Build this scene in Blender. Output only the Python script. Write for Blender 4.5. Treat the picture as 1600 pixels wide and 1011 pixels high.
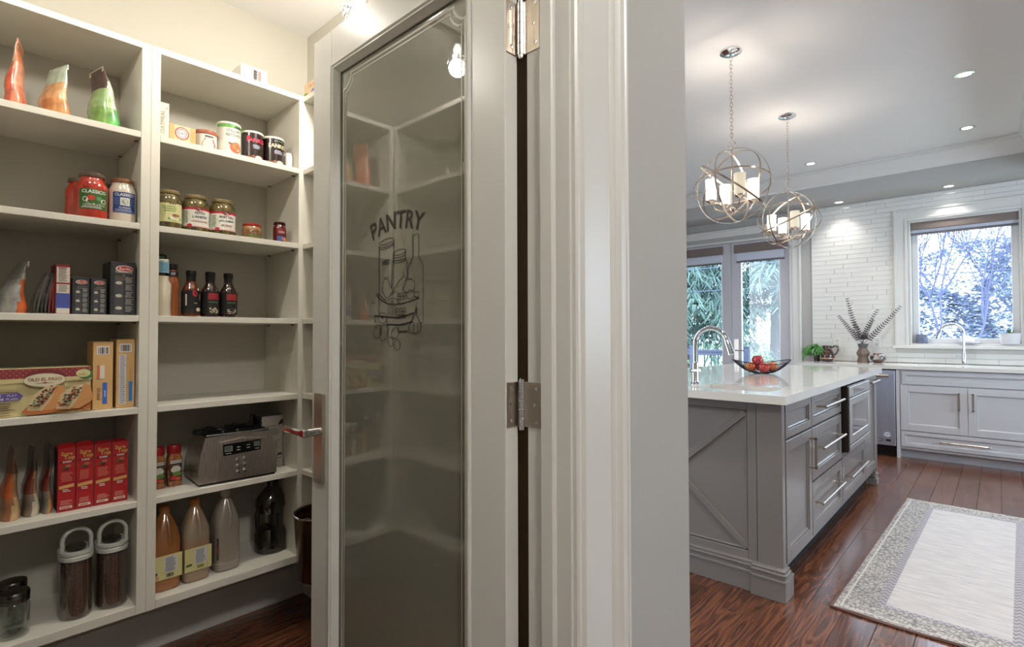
import bpy, bmesh, math, random
from mathutils import Vector, Matrix
for o in list(bpy.data.objects): bpy.data.objects.remove(o)
S = bpy.context.scene; COL = S.collection
PI = math.pi; rnd = random.Random(7)

# ---------------------------------------------------------------- camera, sky, exposure
cam_d = bpy.data.cameras.new('camera'); cam = bpy.data.objects.new('camera', cam_d); COL.objects.link(cam)
cam_d.sensor_width = 36; cam_d.lens = 829 / 1600 * 36; cam_d.clip_start = 0.02; cam_d.clip_end = 300
yaw, pitch, roll = math.radians(42.59), math.radians(1.144), math.radians(-0.136)
fwd = Vector((-math.sin(yaw) * math.cos(pitch), math.cos(yaw) * math.cos(pitch), math.sin(pitch)))
rgt = Vector((math.cos(yaw), math.sin(yaw), 0)); upv = rgt.cross(fwd)
r2 = rgt * math.cos(roll) + upv * math.sin(roll); u2 = -rgt * math.sin(roll) + upv * math.cos(roll)
mw = Matrix((( r2.x, u2.x, -fwd.x, 0), (r2.y, u2.y, -fwd.y, 0), (r2.z, u2.z, -fwd.z, 1.2), (0, 0, 0, 1)))
cam.matrix_world = mw
S.camera = cam
S.view_settings.view_transform = 'Standard'; S.view_settings.look = 'None'
S.view_settings.gamma = 1; S.view_settings.use_curve_mapping = False
S.view_settings.exposure = 0.55
W = bpy.data.worlds.new('overcast_sky'); S.world = W; W.use_nodes = True
bg = W.node_tree.nodes['Background']; bg.inputs[0].default_value = (0.74, 0.85, 1.0, 1); bg.inputs[1].default_value = 6
def portal(loc, rot, sx, sy):
    l = bpy.data.lights.new('window_portal', 'AREA'); l.shape = 'RECTANGLE'; l.size = sx; l.size_y = sy
    l.cycles.is_portal = True
    o = bpy.data.objects.new('window_portal', l); COL.objects.link(o); o.location = loc; o.rotation_euler = rot
portal((-0.26, 7.22, 1.75), (-PI/2, 0, 0), 1.0, 1.3)
portal((-2.6, 7.22, 1.3), (-PI/2, 0, 0), 1.6, 2.3)
portal((2.62, 4.75, 1.6), (PI/2, 0, PI/2), 2.7, 1.7)  # portal of the added right-hand window
def lamp(kind, loc, power, color=(1, 1, 1), size=0.05, rot=(0, 0, 0), spot=1.6, blend=0.6, sy=None):
    l = bpy.data.lights.new('lamp_light', kind); l.energy = power; l.color = color
    if kind == 'AREA':
        l.size = size
        if sy: l.shape = 'RECTANGLE'; l.size_y = sy
    else: l.shadow_soft_size = size
    if kind == 'SPOT': l.spot_size = spot; l.spot_blend = blend
    o = bpy.data.objects.new('lamp_light', l); COL.objects.link(o); o.location = loc; o.rotation_euler = rot
    return o

# ---------------------------------------------------------------- helpers
def lin(c):
    return tuple((v / 12.92 if v <= 0.04045 else ((v + 0.055) / 1.055) ** 2.4) for v in c[:3]) + (1,)
def rgb(r, g, b): return lin((r / 255, g / 255, b / 255))
MC = {}
def M(name, c=(200, 200, 200), rough=0.5, metal=0.0, var=0.0, scale=8.0, bump=0.0, coat=0.0, emit=0.0, stretch=(1, 1, 1), spec=0.5, c2=None):
    if name in MC: return MC[name]
    m = bpy.data.materials.new(name); m.use_nodes = True; nt = m.node_tree; p = nt.nodes['Principled BSDF']
    col = rgb(*c); p.inputs['Base Color'].default_value = col; p.inputs['Roughness'].default_value = rough
    p.inputs['Metallic'].default_value = metal; p.inputs['Coat Weight'].default_value = coat
    p.inputs['Specular IOR Level'].default_value = spec
    if emit: p.inputs['Emission Color'].default_value = col; p.inputs['Emission Strength'].default_value = emit
    if var or bump or c2:
        tc = nt.nodes.new('ShaderNodeTexCoord'); mp = nt.nodes.new('ShaderNodeMapping'); nz = nt.nodes.new('ShaderNodeTexNoise')
        mp.inputs['Scale'].default_value = stretch; nz.inputs['Scale'].default_value = scale; nz.inputs['Detail'].default_value = 4
        nt.links.new(tc.outputs['Object'], mp.inputs[0]); nt.links.new(mp.outputs[0], nz.inputs[0])
        if var or c2:
            r = nt.nodes.new('ShaderNodeValToRGB'); r.color_ramp.elements[0].position = 0.35; r.color_ramp.elements[1].position = 0.65
            if c2: a, b = col, rgb(*c2)
            else:
                a = tuple(max(0, v * (1 - var)) for v in col[:3]) + (1,); b = tuple(min(1, v * (1 + var)) for v in col[:3]) + (1,)
            r.color_ramp.elements[0].color = a; r.color_ramp.elements[1].color = b
            nt.links.new(nz.outputs[0], r.inputs[0]); nt.links.new(r.outputs[0], p.inputs['Base Color'])
        if bump:
            bp = nt.nodes.new('ShaderNodeBump'); bp.inputs['Strength'].default_value = bump; bp.inputs['Distance'].default_value = 0.002
            nt.links.new(nz.outputs[0], bp.inputs['Height']); nt.links.new(bp.outputs[0], p.inputs['Normal'])
    MC[name] = m; return m
def glass(name, tint=(240, 245, 242), refl=0.08, rough=0.0, base=None, fac=0.0, gain=0.6):
    """thin clear pane: lets light straight through and mirrors a little"""
    if name in MC: return MC[name]
    m = bpy.data.materials.new(name); m.use_nodes = True; nt = m.node_tree; nt.nodes.clear()
    out = nt.nodes.new('ShaderNodeOutputMaterial'); tr = nt.nodes.new('ShaderNodeBsdfTransparent'); gl = nt.nodes.new('ShaderNodeBsdfGlossy')
    lw = nt.nodes.new('ShaderNodeLayerWeight'); lw.inputs[0].default_value = 0.35; mx = nt.nodes.new('ShaderNodeMixShader')
    ma = nt.nodes.new('ShaderNodeMath'); ma.operation = 'MULTIPLY_ADD'; ma.inputs[1].default_value = gain; ma.inputs[2].default_value = refl
    tr.inputs[0].default_value = rgb(*tint); gl.inputs['Roughness'].default_value = rough; gl.inputs[0].default_value = (1, 1, 1, 1)
    nt.links.new(lw.outputs['Facing'], ma.inputs[0]); nt.links.new(ma.outputs[0], mx.inputs[0])
    a = tr
    if base:
        df = nt.nodes.new('ShaderNodeBsdfDiffuse'); df.inputs[0].default_value = rgb(*base); m2 = nt.nodes.new('ShaderNodeMixShader')
        m2.inputs[0].default_value = fac; nt.links.new(tr.outputs[0], m2.inputs[1]); nt.links.new(df.outputs[0], m2.inputs[2]); a = m2
    nt.links.new(a.outputs[0], mx.inputs[1]); nt.links.new(gl.outputs[0], mx.inputs[2]); nt.links.new(mx.outputs[0], out.inputs[0])
    MC[name] = m; return m

class MB:
    def __init__(s): s.v = []; s.f = []; s.mi = []; s.mats = []; s.cur = 0
    def mat(s, m):
        if m not in s.mats: s.mats.append(m)
        s.cur = s.mats.index(m); return s
    def add(s, vs, fs):
        n = len(s.v); s.v += [tuple(v) for v in vs]
        for f in fs: s.f.append(tuple(i + n for i in f)); s.mi.append(s.cur)
        return s
    def box(s, x0, x1, y0, y1, z0, z1, b=0.0):
        if x0 > x1: x0, x1 = x1, x0
        if y0 > y1: y0, y1 = y1, y0
        if z0 > z1: z0, z1 = z1, z0
        b = min(b, (x1 - x0) * .45, (y1 - y0) * .45, (z1 - z0) * .45)
        if b <= 0:
            return s.add([(x0, y0, z0), (x1, y0, z0), (x1, y1, z0), (x0, y1, z0), (x0, y0, z1), (x1, y0, z1), (x1, y1, z1), (x0, y1, z1)],
                         [(0, 3, 2, 1), (4, 5, 6, 7), (0, 1, 5, 4), (1, 2, 6, 5), (2, 3, 7, 6), (3, 0, 4, 7)])
        c = {}; vs = []
        for ix in (0, 1):
            for iy in (0, 1):
                for iz in (0, 1):
                    X, Y, Z = (x0, x1)[ix], (y0, y1)[iy], (z0, z1)[iz]; sx, sy, sz = (b, -b)[ix], (b, -b)[iy], (b, -b)[iz]
                    c[ix, iy, iz, 0] = len(vs); vs.append((X, Y + sy, Z + sz))
                    c[ix, iy, iz, 1] = len(vs); vs.append((X + sx, Y, Z + sz))
                    c[ix, iy, iz, 2] = len(vs); vs.append((X + sx, Y + sy, Z))
        fs = []
        for i in (0, 1):
            a = [c[i, 0, 0, 0], c[i, 1, 0, 0], c[i, 1, 1, 0], c[i, 0, 1, 0]]; fs.append(a if i else a[::-1])
            a = [c[0, i, 0, 1], c[1, i, 0, 1], c[1, i, 1, 1], c[0, i, 1, 1]]; fs.append(a[::-1] if i else a)
            a = [c[0, 0, i, 2], c[1, 0, i, 2], c[1, 1, i, 2], c[0, 1, i, 2]]; fs.append(a if i else a[::-1])
        for i in (0, 1):
            for j in (0, 1):
                q = [c[i, j, 0, 0], c[i, j, 1, 0], c[i, j, 1, 1], c[i, j, 0, 1]]; fs.append(q if i == j else q[::-1])
                q = [c[i, 0, j, 0], c[i, 1, j, 0], c[i, 1, j, 2], c[i, 0, j, 2]]; fs.append(q[::-1] if i == j else q)
                q = [c[0, i, j, 1], c[1, i, j, 1], c[1, i, j, 2], c[0, i, j, 2]]; fs.append(q if i == j else q[::-1])
        for i in (0, 1):
            for j in (0, 1):
                for k in (0, 1):
                    t = [c[i, j, k, 0], c[i, j, k, 1], c[i, j, k, 2]]; fs.append(t if (i + j + k) % 2 else t[::-1])
        return s.add(vs, fs)
    def lathe(s, prof, cx=0, cy=0, cz=0, seg=28, cap=True):
        vs = []; fs = []
        for r, z in prof:
            for k in range(seg):
                a = 2 * PI * k / seg; vs.append((cx + r * math.cos(a), cy + r * math.sin(a), cz + z))
        for i in range(len(prof) - 1):
            for k in range(seg):
                k2 = (k + 1) % seg; fs.append((i * seg + k, i * seg + k2, (i + 1) * seg + k2, (i + 1) * seg + k))
        if cap:
            fs.append(tuple(range(seg))[::-1]); fs.append(tuple((len(prof) - 1) * seg + k for k in range(seg)))
        return s.add(vs, fs)
    def loft(s, secs, seg=28, cap=True, rot=0):
        """secs: (cx, cy, z, rx, ry, power)"""
        vs = []; fs = []
        for cx, cy, z, rx, ry, pw in secs:
            for k in range(seg):
                a = 2 * PI * (k + .5) / seg + rot; ca, sa = math.cos(a), math.sin(a)
                x = rx * math.copysign(abs(ca) ** (2 / pw), ca); y = ry * math.copysign(abs(sa) ** (2 / pw), sa)
                vs.append((cx + x, cy + y, z))
        for i in range(len(secs) - 1):
            for k in range(seg):
                k2 = (k + 1) % seg; fs.append((i * seg + k, i * seg + k2, (i + 1) * seg + k2, (i + 1) * seg + k))
        if cap:
            fs.append(tuple(range(seg))[::-1]); fs.append(tuple((len(secs) - 1) * seg + k for k in range(seg)))
        return s.add(vs, fs)
    def tube(s, pts, r, seg=8, closed=False, r_end=None):
        P = [Vector(p) for p in pts]; n = len(P); vs = []; fs = []
        up = Vector((0, 0, 1)); prev = None
        for i in range(n):
            if closed: t = P[(i + 1) % n] - P[i - 1]
            else: t = P[min(i + 1, n - 1)] - P[max(i - 1, 0)]
            t.normalize()
            if prev is None:
                a = t.cross(up)
                if a.length < .05: a = t.cross(Vector((1, 0, 0)))
            else: a = prev - t * prev.dot(t)
            a.normalize(); prev = a; b = t.cross(a)
            rr = r if r_end is None else r + (r_end - r) * i / (n - 1)
            for k in range(seg):
                q = 2 * PI * k / seg; vs.append(P[i] + (a * math.cos(q) + b * math.sin(q)) * rr)
        m = n if closed else n - 1
        for i in range(m):
            j = (i + 1) % n
            for k in range(seg):
                k2 = (k + 1) % seg; fs.append((i * seg + k, i * seg + k2, j * seg + k2, j * seg + k))
        if not closed: fs.append(tuple(range(seg))[::-1]); fs.append(tuple((n - 1) * seg + k for k in range(seg)))
        return s.add(vs, fs)
    def extrude(s, prof, axis, a0, a1, o=(0, 0, 0)):
        """prof: closed 2D polygon; axis 'x','y','z'; the polygon lies in the other two axes in order"""
        n = len(prof); vs = []
        for a in (a0, a1):
            for p, q in prof:
                v = {'x': (a, p, q), 'y': (p, a, q), 'z': (p, q, a)}[axis]; vs.append((v[0] + o[0], v[1] + o[1], v[2] + o[2]))
        fs = [tuple(range(n)), tuple(range(n, 2 * n))[::-1]] + [(i, n + i, n + (i + 1) % n, (i + 1) % n) for i in range(n)]
        return s.add(vs, fs)
    def ball(s, c, r, seg=14, rings=9, sq=(1, 1, 1)):
        vs = []; fs = []
        for i in range(rings + 1):
            t = PI * i / rings
            for k in range(seg):
                a = 2 * PI * k / seg
                vs.append((c[0] + r * sq[0] * math.sin(t) * math.cos(a), c[1] + r * sq[1] * math.sin(t) * math.sin(a), c[2] - r * sq[2] * math.cos(t)))
        for i in range(rings):
            for k in range(seg):
                k2 = (k + 1) % seg; fs.append((i * seg + k, i * seg + k2, (i + 1) * seg + k2, (i + 1) * seg + k))
        return s.add(vs, fs)
    def text(s, txt, x, z, size, y=0.0, wrap=None, align='CENTER', squash=1.0, arc=None, rot=0.0, thick=0.0):
        """lettering standing in the local xz plane facing -y; wrap = radius of the cylinder it lies on"""
        key = (txt, align, thick)
        if key not in TC:
            cu = bpy.data.curves.new('t', 'FONT'); cu.body = txt; cu.align_x = align; cu.align_y = 'CENTER'; cu.resolution_u = 2; cu.size = 1; cu.offset = thick
            ob = bpy.data.objects.new('t', cu); me = bpy.data.meshes.new_from_object(ob)
            TC[key] = ([tuple(v.co) for v in me.vertices], [tuple(p.vertices) for p in me.polygons])
            bpy.data.objects.remove(ob); bpy.data.curves.remove(cu); bpy.data.meshes.remove(me)
        vs0, fs = TC[key]; vs = []
        for vx, vy, _ in vs0:
            a, b = vx * size * squash, vy * size
            if arc: th = a / arc; a, b = (arc + b) * math.sin(th), (arc + b) * math.cos(th) - arc
            if rot: a, b = a * math.cos(rot) - b * math.sin(rot), a * math.sin(rot) + b * math.cos(rot)
            vs.append(WR(x + a, z + b, y, wrap))
        return s.add(vs, fs)
    def rect(s, x0, z0, x1, z1, y=0.0, wrap=None, slant=0.0):
        n = max(1, int((x1 - x0) / wrap / 0.2)) if wrap else 1; vs = []; fs = []
        for i in range(n + 1):
            x = x0 + (x1 - x0) * i / n; dz = slant * (x - x0); vs += [WR(x, z0 + dz, y, wrap), WR(x, z1 + dz, y, wrap)]
        for i in range(n): fs.append((2 * i, 2 * i + 2, 2 * i + 3, 2 * i + 1))
        return s.add(vs, fs)
    def oval(s, cx, cz, rx, rz, y=0.0, wrap=None, seg=20, ring=0):
        vs = [WR(cx + rx * math.cos(2 * PI * k / seg), cz + rz * math.sin(2 * PI * k / seg), y, wrap) for k in range(seg)]
        if ring:
            vs += [WR(cx + (rx - ring) * math.cos(2 * PI * k / seg), cz + (rz - ring) * math.sin(2 * PI * k / seg), y, wrap) for k in range(seg)]
            return s.add(vs, [(k, (k + 1) % seg, seg + (k + 1) % seg, seg + k) for k in range(seg)])
        return s.add(vs, [tuple(range(seg))])
    def poly(s, pts, y=0.0, wrap=None):
        return s.add([WR(a, b, y, wrap) for a, b in pts], [tuple(range(len(pts)))])
    def build(s, name, m=None, parent=None, label=None, smooth=True, kind=None):
        me = bpy.data.meshes.new(name); me.from_pydata(s.v, [], s.f)
        for mm in (s.mats or [m]): me.materials.append(mm)
        if s.mats: me.polygons.foreach_set('material_index', s.mi)
        if smooth:
            me.polygons.foreach_set('use_smooth', [True] * len(me.polygons)); me.update()
            me.set_sharp_from_angle(angle=math.radians(32))
        me.update(); o = bpy.data.objects.new(name, me); COL.objects.link(o)
        if parent: o.parent = parent
        if label: o['label'] = label
        if kind: o['kind'] = kind
        return o
TC = {}
def WR(x, z, y, wrap):
    if wrap: return ((wrap - y) * math.sin(x / wrap), -(wrap - y) * math.cos(x / wrap), z)
    return (x, y, z)
def thing(name, label, cat, loc=(0, 0, 0), rz=0, group=None):
    o = bpy.data.objects.new(name, None); COL.objects.link(o); o.location = loc; o.rotation_euler = (0, 0, rz)
    o.empty_display_size = 0.05; o['label'] = label; o['category'] = cat
    if group: o['group'] = group
    return o
def tag(o, label, cat, group=None):
    o['label'] = label; o['category'] = cat
    if group: o['group'] = group
    return o
def struct(name, mb, m=None, parent=None):
    o = mb.build(name, m, parent)
    if not parent: o['kind'] = 'structure'
    return o
def dup(root, loc, rz=None, label=None):
    r = root.copy(); COL.objects.link(r); r.location = loc
    if rz is not None: r.rotation_euler = (0, 0, rz)
    if label: r['label'] = label
    for ch in list(root.children):
        c = ch.copy(); COL.objects.link(c); c.parent = r
        for g in ch.children: d = g.copy(); COL.objects.link(d); d.parent = c
    return r
def piece(name, me_obj, loc, parent, rot=(0, 0, 0)):
    o = bpy.data.objects.new(name, me_obj.data); COL.objects.link(o); o.location = loc; o.rotation_euler = rot; o.parent = parent; return o
# ---------------------------------------------------------------- materials of the house
PAINT = M('warm_white_paint', (205, 203, 197), 0.35)
TRIMW = M('trim_paint', (214, 213, 208), 0.3)
WALLG = M('grey_wall_paint', (174, 173, 169), 0.75, bump=0.05, scale=200)
WALLP = M('pantry_wall_paint', (196, 192, 180), 0.7, bump=0.05, scale=200)
CEIL = M('ceiling_paint', (226, 224, 222), 0.9)
SHELF = M('shelf_paint', (220, 216, 205), 0.4, var=0.03, scale=3)
NICKEL = M('brushed_nickel', (200, 190, 178), 0.28, 1.0, var=0.06, scale=60, stretch=(1, 1, 12))
CHROME = M('chrome', (225, 226, 230), 0.06, 1.0)
BRASSY = M('pale_bronze', (214, 196, 178), 0.22, 1.0)
BLACK = M('black_plastic', (22, 21, 20), 0.35)
STEEL = M('stainless_steel', (204, 202, 198), 0.38, 1.0, var=0.08, scale=30, stretch=(1, 1, 14))
WHITE = M('white_print', (228, 226, 220), 0.5)
BLACKP = M('black_print', (24, 22, 22), 0.5)
REDP = M('red_print', (176, 28, 34), 0.45)
QUARTZ = M('white_quartz', (226, 224, 218), 0.12, coat=0.4, var=0.02, scale=5)
CABW = M('white_cabinet_paint', (205, 205, 208), 0.35)
CABG = M('grey_cabinet_paint', (128, 123, 120), 0.28, coat=0.25)
DARKGAP = M('dark_recess', (26, 24, 23), 0.8)

def wood_floor():
    m = bpy.data.materials.new('dark_oak_floor'); m.use_nodes = True; nt = m.node_tree; p = nt.nodes['Principled BSDF']
    N = lambda t: nt.nodes.new(t); L = nt.links.new
    geo = N('ShaderNodeNewGeometry'); oi = N('ShaderNodeObjectInfo')
    ad = N('ShaderNodeVectorMath'); ad.operation = 'ADD'
    cb = N('ShaderNodeCombineXYZ'); mu = N('ShaderNodeMath'); mu.operation = 'MULTIPLY'; mu.inputs[1].default_value = 37.0
    L(oi.outputs['Random'], mu.inputs[0]); L(mu.outputs[0], cb.inputs[0]); L(mu.outputs[0], cb.inputs[1])
    L(geo.outputs['Position'], ad.inputs[0]); L(cb.outputs[0], ad.inputs[1])
    mp = N('ShaderNodeMapping'); mp.inputs['Scale'].default_value = (9.0, 0.9, 1); L(ad.outputs[0], mp.inputs[0])
    n1 = N('ShaderNodeTexNoise'); n1.inputs['Scale'].default_value = 1.1; n1.inputs['Detail'].default_value = 2; L(mp.outputs[0], n1.inputs[0])
    ml = N('ShaderNodeMath'); ml.operation = 'MULTIPLY'; ml.inputs[1].default_value = 13.0; L(n1.outputs[0], ml.inputs[0])
    sn = N('ShaderNodeMath'); sn.operation = 'PINGPONG'; sn.inputs[1].default_value = 0.5; L(ml.outputs[0], sn.inputs[0])
    mp2 = N('ShaderNodeMapping'); mp2.inputs['Scale'].default_value = (95, 4, 1); L(ad.outputs[0], mp2.inputs[0])
    n2 = N('ShaderNodeTexNoise'); n2.inputs['Scale'].default_value = 1.0; n2.inputs['Detail'].default_value = 3; L(mp2.outputs[0], n2.inputs[0])
    mx = N('ShaderNodeMath'); mx.operation = 'MULTIPLY_ADD'; mx.inputs[1].default_value = 0.85; L(sn.outputs[0], mx.inputs[0])
    m3 = N('ShaderNodeMath'); m3.operation = 'MULTIPLY'; m3.inputs[1].default_value = 0.95; L(n2.outputs[0], m3.inputs[0]); L(m3.outputs[0], mx.inputs[2])
    r = N('ShaderNodeValToRGB'); e = r.color_ramp.elements
    e[0].position = 0.30; e[0].color = rgb(38, 22, 16); e[1].position = 0.92; e[1].color = rgb(116, 72, 50)
    q = e.new(0.52); q.color = rgb(82, 46, 30)
    L(mx.outputs[0], r.inputs[0])
    hs = N('ShaderNodeHueSaturation'); ma = N('ShaderNodeMath'); ma.operation = 'MULTIPLY_ADD'; ma.inputs[1].default_value = 0.5; ma.inputs[2].default_value = 0.72
    L(oi.outputs['Random'], ma.inputs[0]); L(ma.outputs[0], hs.inputs['Value']); L(r.outputs[0], hs.inputs['Color']); L(hs.outputs[0], p.inputs['Base Color'])
    p.inputs['Roughness'].default_value = 0.24; p.inputs['Coat Weight'].default_value = 0.45; p.inputs['Coat Roughness'].default_value = 0.16
    bp = N('ShaderNodeBump'); bp.inputs['Strength'].default_value = 0.25; bp.inputs['Distance'].default_value = 0.001
    L(mx.outputs[0], bp.inputs['Height']); L(bp.outputs[0], p.inputs['Normal'])
    return m
WOOD = wood_floor()

# ---------------------------------------------------------------- floor
XW, XE, YS, YN, ZC = -4.2, 2.4, -1.6, 6.95, 2.96
floor = struct('floor', MB().box(XW - .1, XE + .1, YS - .1, YN + .2, -0.12, -0.012), DARKGAP)
PW = 0.127
def plank_mesh(L):
    return MB().box(-PW / 2 + .0006, PW / 2 - .0006, .0006, L - .0006, -0.014, 0, .0012)
lens = [0.9, 1.2, 1.5, 1.8]; pm = {}
for L_ in lens:
    pm[L_] = plank_mesh(L_).build('plank', WOOD, floor); pm[L_].location = (-8, 0, 0)
far_planks = MB().mat(WOOD); count = 0
nx = int((XE - XW) / PW) + 1
for i in range(nx):
    x = XW + PW * (i + .5); y = YS - rnd.random() * 1.2
    while y < YN + .1:
        L_ = rnd.choice(lens)
        if -1.95 < x < 0.95 and y + L_ > 0.9 and y < 6.6 and y + L_ < YN + .15:
            o = piece('plank', pm[L_], (x, y, 0), floor); count += 1
        else:
            far_planks.box(x - PW / 2 + .0006, x + PW / 2 - .0006, max(y, YS - .1) + .0006, min(y + L_, YN + .15) - .0006, -0.014, 0, .0012)
        y += L_
for L_ in lens: bpy.data.objects.remove(pm[L_])
far_planks.build('plank', None, floor, kind='stuff')

# ---------------------------------------------------------------- ceilings and kitchen walls
struct('ceiling', MB().box(XW - .1, XE + .1, YS - .1, YN + .3, ZC, ZC + .1), CEIL)
PX = -0.57          # kitchen face of the pantry partition
# far wall (window wall) with french-door opening and window opening
WN0, WN1, WZ0, WZ1 = -0.70, 0.17, 1.07, 2.38
DX0, DX1, DZ = -3.45, -1.82, 2.40
wf = MB().mat(WALLG)
for a in ((XW - .1, DX0, 0, ZC), (DX0, DX1, DZ, ZC), (DX1, WN0, 0, ZC), (WN0, WN1, 0, WZ0), (WN0, WN1, WZ1, ZC), (WN1, XE + .1, 0, ZC)):
    wf.box(a[0], a[1], YN, YN + .2, a[2], a[3])
wall_far = struct('wall_far', wf)
RY0, RY1, RZ0, RZ1 = 3.4, 6.1, .75, 2.45
wr = MB().mat(WALLG); wr.box(XE, XE + .15, YS, RY0, 0, ZC).box(XE, XE + .15, RY1, YN, 0, ZC).box(XE, XE + .15, RY0, RY1, 0, RZ0).box(XE, XE + .15, RY0, RY1, RZ1, ZC)
wall_right = struct('wall_right', wr)
w2 = bpy.data.objects.new('added_window', None); COL.objects.link(w2); w2.location = (XE, (RY0 + RY1) / 2, 0); w2['kind'] = 'structure'  # unseen right-hand window, added to light the island's long side
hw = (RY1 - RY0) / 2; m = MB()
for a, b in ((-hw + .001, -hw + .06), (-.04, .04), (hw - .06, hw - .001)): m.box(.04, .10, a, b, RZ0 + .001, RZ1 - .001, .003)
m.box(.04, .10, -hw + .06, hw - .06, RZ0 + .001, RZ0 + .06, .003); m.box(.04, .10, -hw + .06, hw - .06, RZ1 - .06, RZ1 - .001, .003); m.build('sash', TRIMW, w2)
m = MB(); m.box(-.02, -.0005, -hw - .09, -hw, RZ0 - .02, RZ1 + .09).box(-.02, -.0005, hw, hw + .09, RZ0 - .02, RZ1 + .09).box(-.02, -.0005, -hw, hw, RZ1, RZ1 + .09); m.build('casing', TRIMW, w2)
MB().box(-.05, .04, -hw - .1, hw + .1, RZ0 - .03, RZ0 + .0, .004).build('sill', TRIMW, w2)
MB().box(.068, .072, -hw + .05, hw - .05, RZ0 + .05, RZ1 - .05).build('glass_pane', glass('window_glass', (246, 250, 252), .02, gain=.22), w2)
wall_near = struct('wall_near', MB().box(XW, XE, YS - .1, YS, 0, ZC), WALLG)
struct('wall_west', MB().box(XW - .1, XW, 1.4, YN, 0, ZC), WALLG)
# soffit along the far wall and the right side bulkhead, with crown moulding
ZS = 2.652
struct('soffit_far', MB().box(XW, XE, 6.55, YN - .001, ZS, ZC - .001), WALLG)
struct('soffit_right', MB().box(0.27, XE, 1.0, 6.549, ZS, ZC - .001), WALLG)
crown = [(0, 0), (0, -.15), (-.012, -.15), (-.016, -.135), (-.03, -.125), (-.055, -.085), (-.085, -.05), (-.1, -.035), (-.1, -.022), (-.118, -.018), (-.118, 0)]
mb = MB().extrude(crown, 'x', XW, .27, (0, 6.549, ZC - .002)); mb.v = [(x, y, z) for x, y, z in mb.v]
struct('trim_1', mb, TRIMW)
mb = MB()
mb.add([(0.269 + p, y, ZC - .002 + q) for y in (1.0, 6.549) for p, q in crown], [tuple(range(11)), tuple(range(11, 22))[::-1]] + [(i, 11 + i, 11 + (i + 1) % 11, (i + 1) % 11) for i in range(11)])
struct('trim_2', mb, TRIMW)

# ---------------------------------------------------------------- the partition with the pantry doorway
JY, JX = 0.772, -0.668      # jamb face, pantry side of the wall
pt = MB().mat(WALLG)
pt.box(JX, PX, JY + .02, 1.262, 0, 2.959); pt.box(JX, PX, YS, -.025, 0, 2.959); pt.box(JX, PX, -.025, JY + .02, 2.09, 2.959)
pt.box(-2.6, JX, 1.2, 1.262, 0, 2.959)
struct('wall_partition', pt)
struct('wall_left', MB().box(-2.52, -2.42, -.35, 1.2, 0, 2.62), WALLP)
struct('wall_pantry_near', MB().box(-2.52, JX - .001, -.35, -.25, 0, 2.62), WALLP)
struct('wall_pantry_far', MB().box(-2.42, JX - .001, 1.19, 1.2, 0, 2.62), WALLP)
struct('wall_pantry_right', MB().box(JX - .006, JX - .001, -.25, -.03, 0, 2.62), WALLP)
struct('ceiling_pantry', MB().box(-2.52, JX - .001, -.35, 1.2, 2.62, 2.68), CEIL)
struct('wall_west_hall', MB().box(-2.7, -2.6, 1.0, 1.45, 0, 2.95), WALLG)
# jamb: side piece with rebate and stop, near side, head
jb = MB().mat(TRIMW)
jb.box(JX, -.633, JY, JY + .019, 0, 2.06); jb.box(-.633, PX + .002, JY, JY + .019, 0, 2.06)
jb.box(-.629, -.598, JY - .012, JY + .001, 0, 2.06, .003)
jb.box(JX, PX + .002, -.024, -.004, 0, 2.06); jb.box(-.629, -.598, -.005, .007, 0, 2.06, .003)
jb.box(JX, PX + .002, -.024, JY + .019, 2.062, 2.082)
struct('trim_9', jb)
struct('trim_8', MB().box(-.76, JX - .007, .80, .815, 0, 2.06), M('bare_brown_wood', (96, 76, 52), .8, var=.2, scale=4, stretch=(6, 6, .4)))
# wide moulded casing: profile along the wall direction
cp = [(0, 0), (0, .010), (.004, .014), (.008, .014), (.012, .010), (.016, .010), (.020, .017), (.050, .019), (.085, .021), (.098, .021), (.102, .024), (.108, .026), (.114, .024), (.118, .026), (.124, .031), (.136, .031), (.140, .028), (.144, .028), (.147, .031), (.152, .031), (.154, .028), (.154, 0)]
def casing(mb, y0, s, z0, z1):
    n = len(cp); vs = [(PX + q, y0 + s * p, z) for z in (z0, z1) for p, q in cp]
    fs = [tuple(range(n)), tuple(range(n, 2 * n))[::-1]] + [(i, (i + 1) % n, n + (i + 1) % n, n + i) for i in range(n)]
    mb.add(vs, fs)
cm = MB().mat(TRIMW); casing(cm, JY + .006, 1, 0, 2.21); casing(cm, -.006, -1, 0, 2.21)
struct('trim_3', cm)
hm = MB().mat(TRIMW); n = len(cp); vs = [(PX + q, y, 2.066 + p) for y in (-.006, JY + .006) for p, q in cp]
hm.add(vs, [tuple(range(n)), tuple(range(n, 2 * n))[::-1]] + [(i, n + i, n + (i + 1) % n, (i + 1) % n) for i in range(n)]); struct('trim_4', hm)
bb = [(0, 0), (.016, 0), (.016, .11), (.012, .118), (.012, .125), (.006, .135), (0, .135)]
def baseb(name, pts, m=TRIMW):
    mb = MB()
    (x0, y0, x1, y1, nx_, ny_) = pts; n = len(bb)
    vs = [(x + nx_ * p, y + ny_ * p, q) for x, y in ((x0, y0), (x1, y1)) for p, q in bb]
    mb.add(vs, [tuple(range(n)), tuple(range(n, 2 * n))[::-1]] + [(i, n + i, n + (i + 1) % n, (i + 1) % n) for i in range(n)]); struct(name, mb, m)
baseb('baseboard_left', (-2.42, -.25, -2.42, 1.19, 1, 0)); baseb('baseboard_far', (-2.40, 1.19, JX - .02, 1.19, 0, -1))
baseb('baseboard_partition', (PX, .935, PX, 1.262, 1, 0)); baseb('baseboard_near', (-2.40, -.25, JX - .02, -.25, 0, 1))

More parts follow.
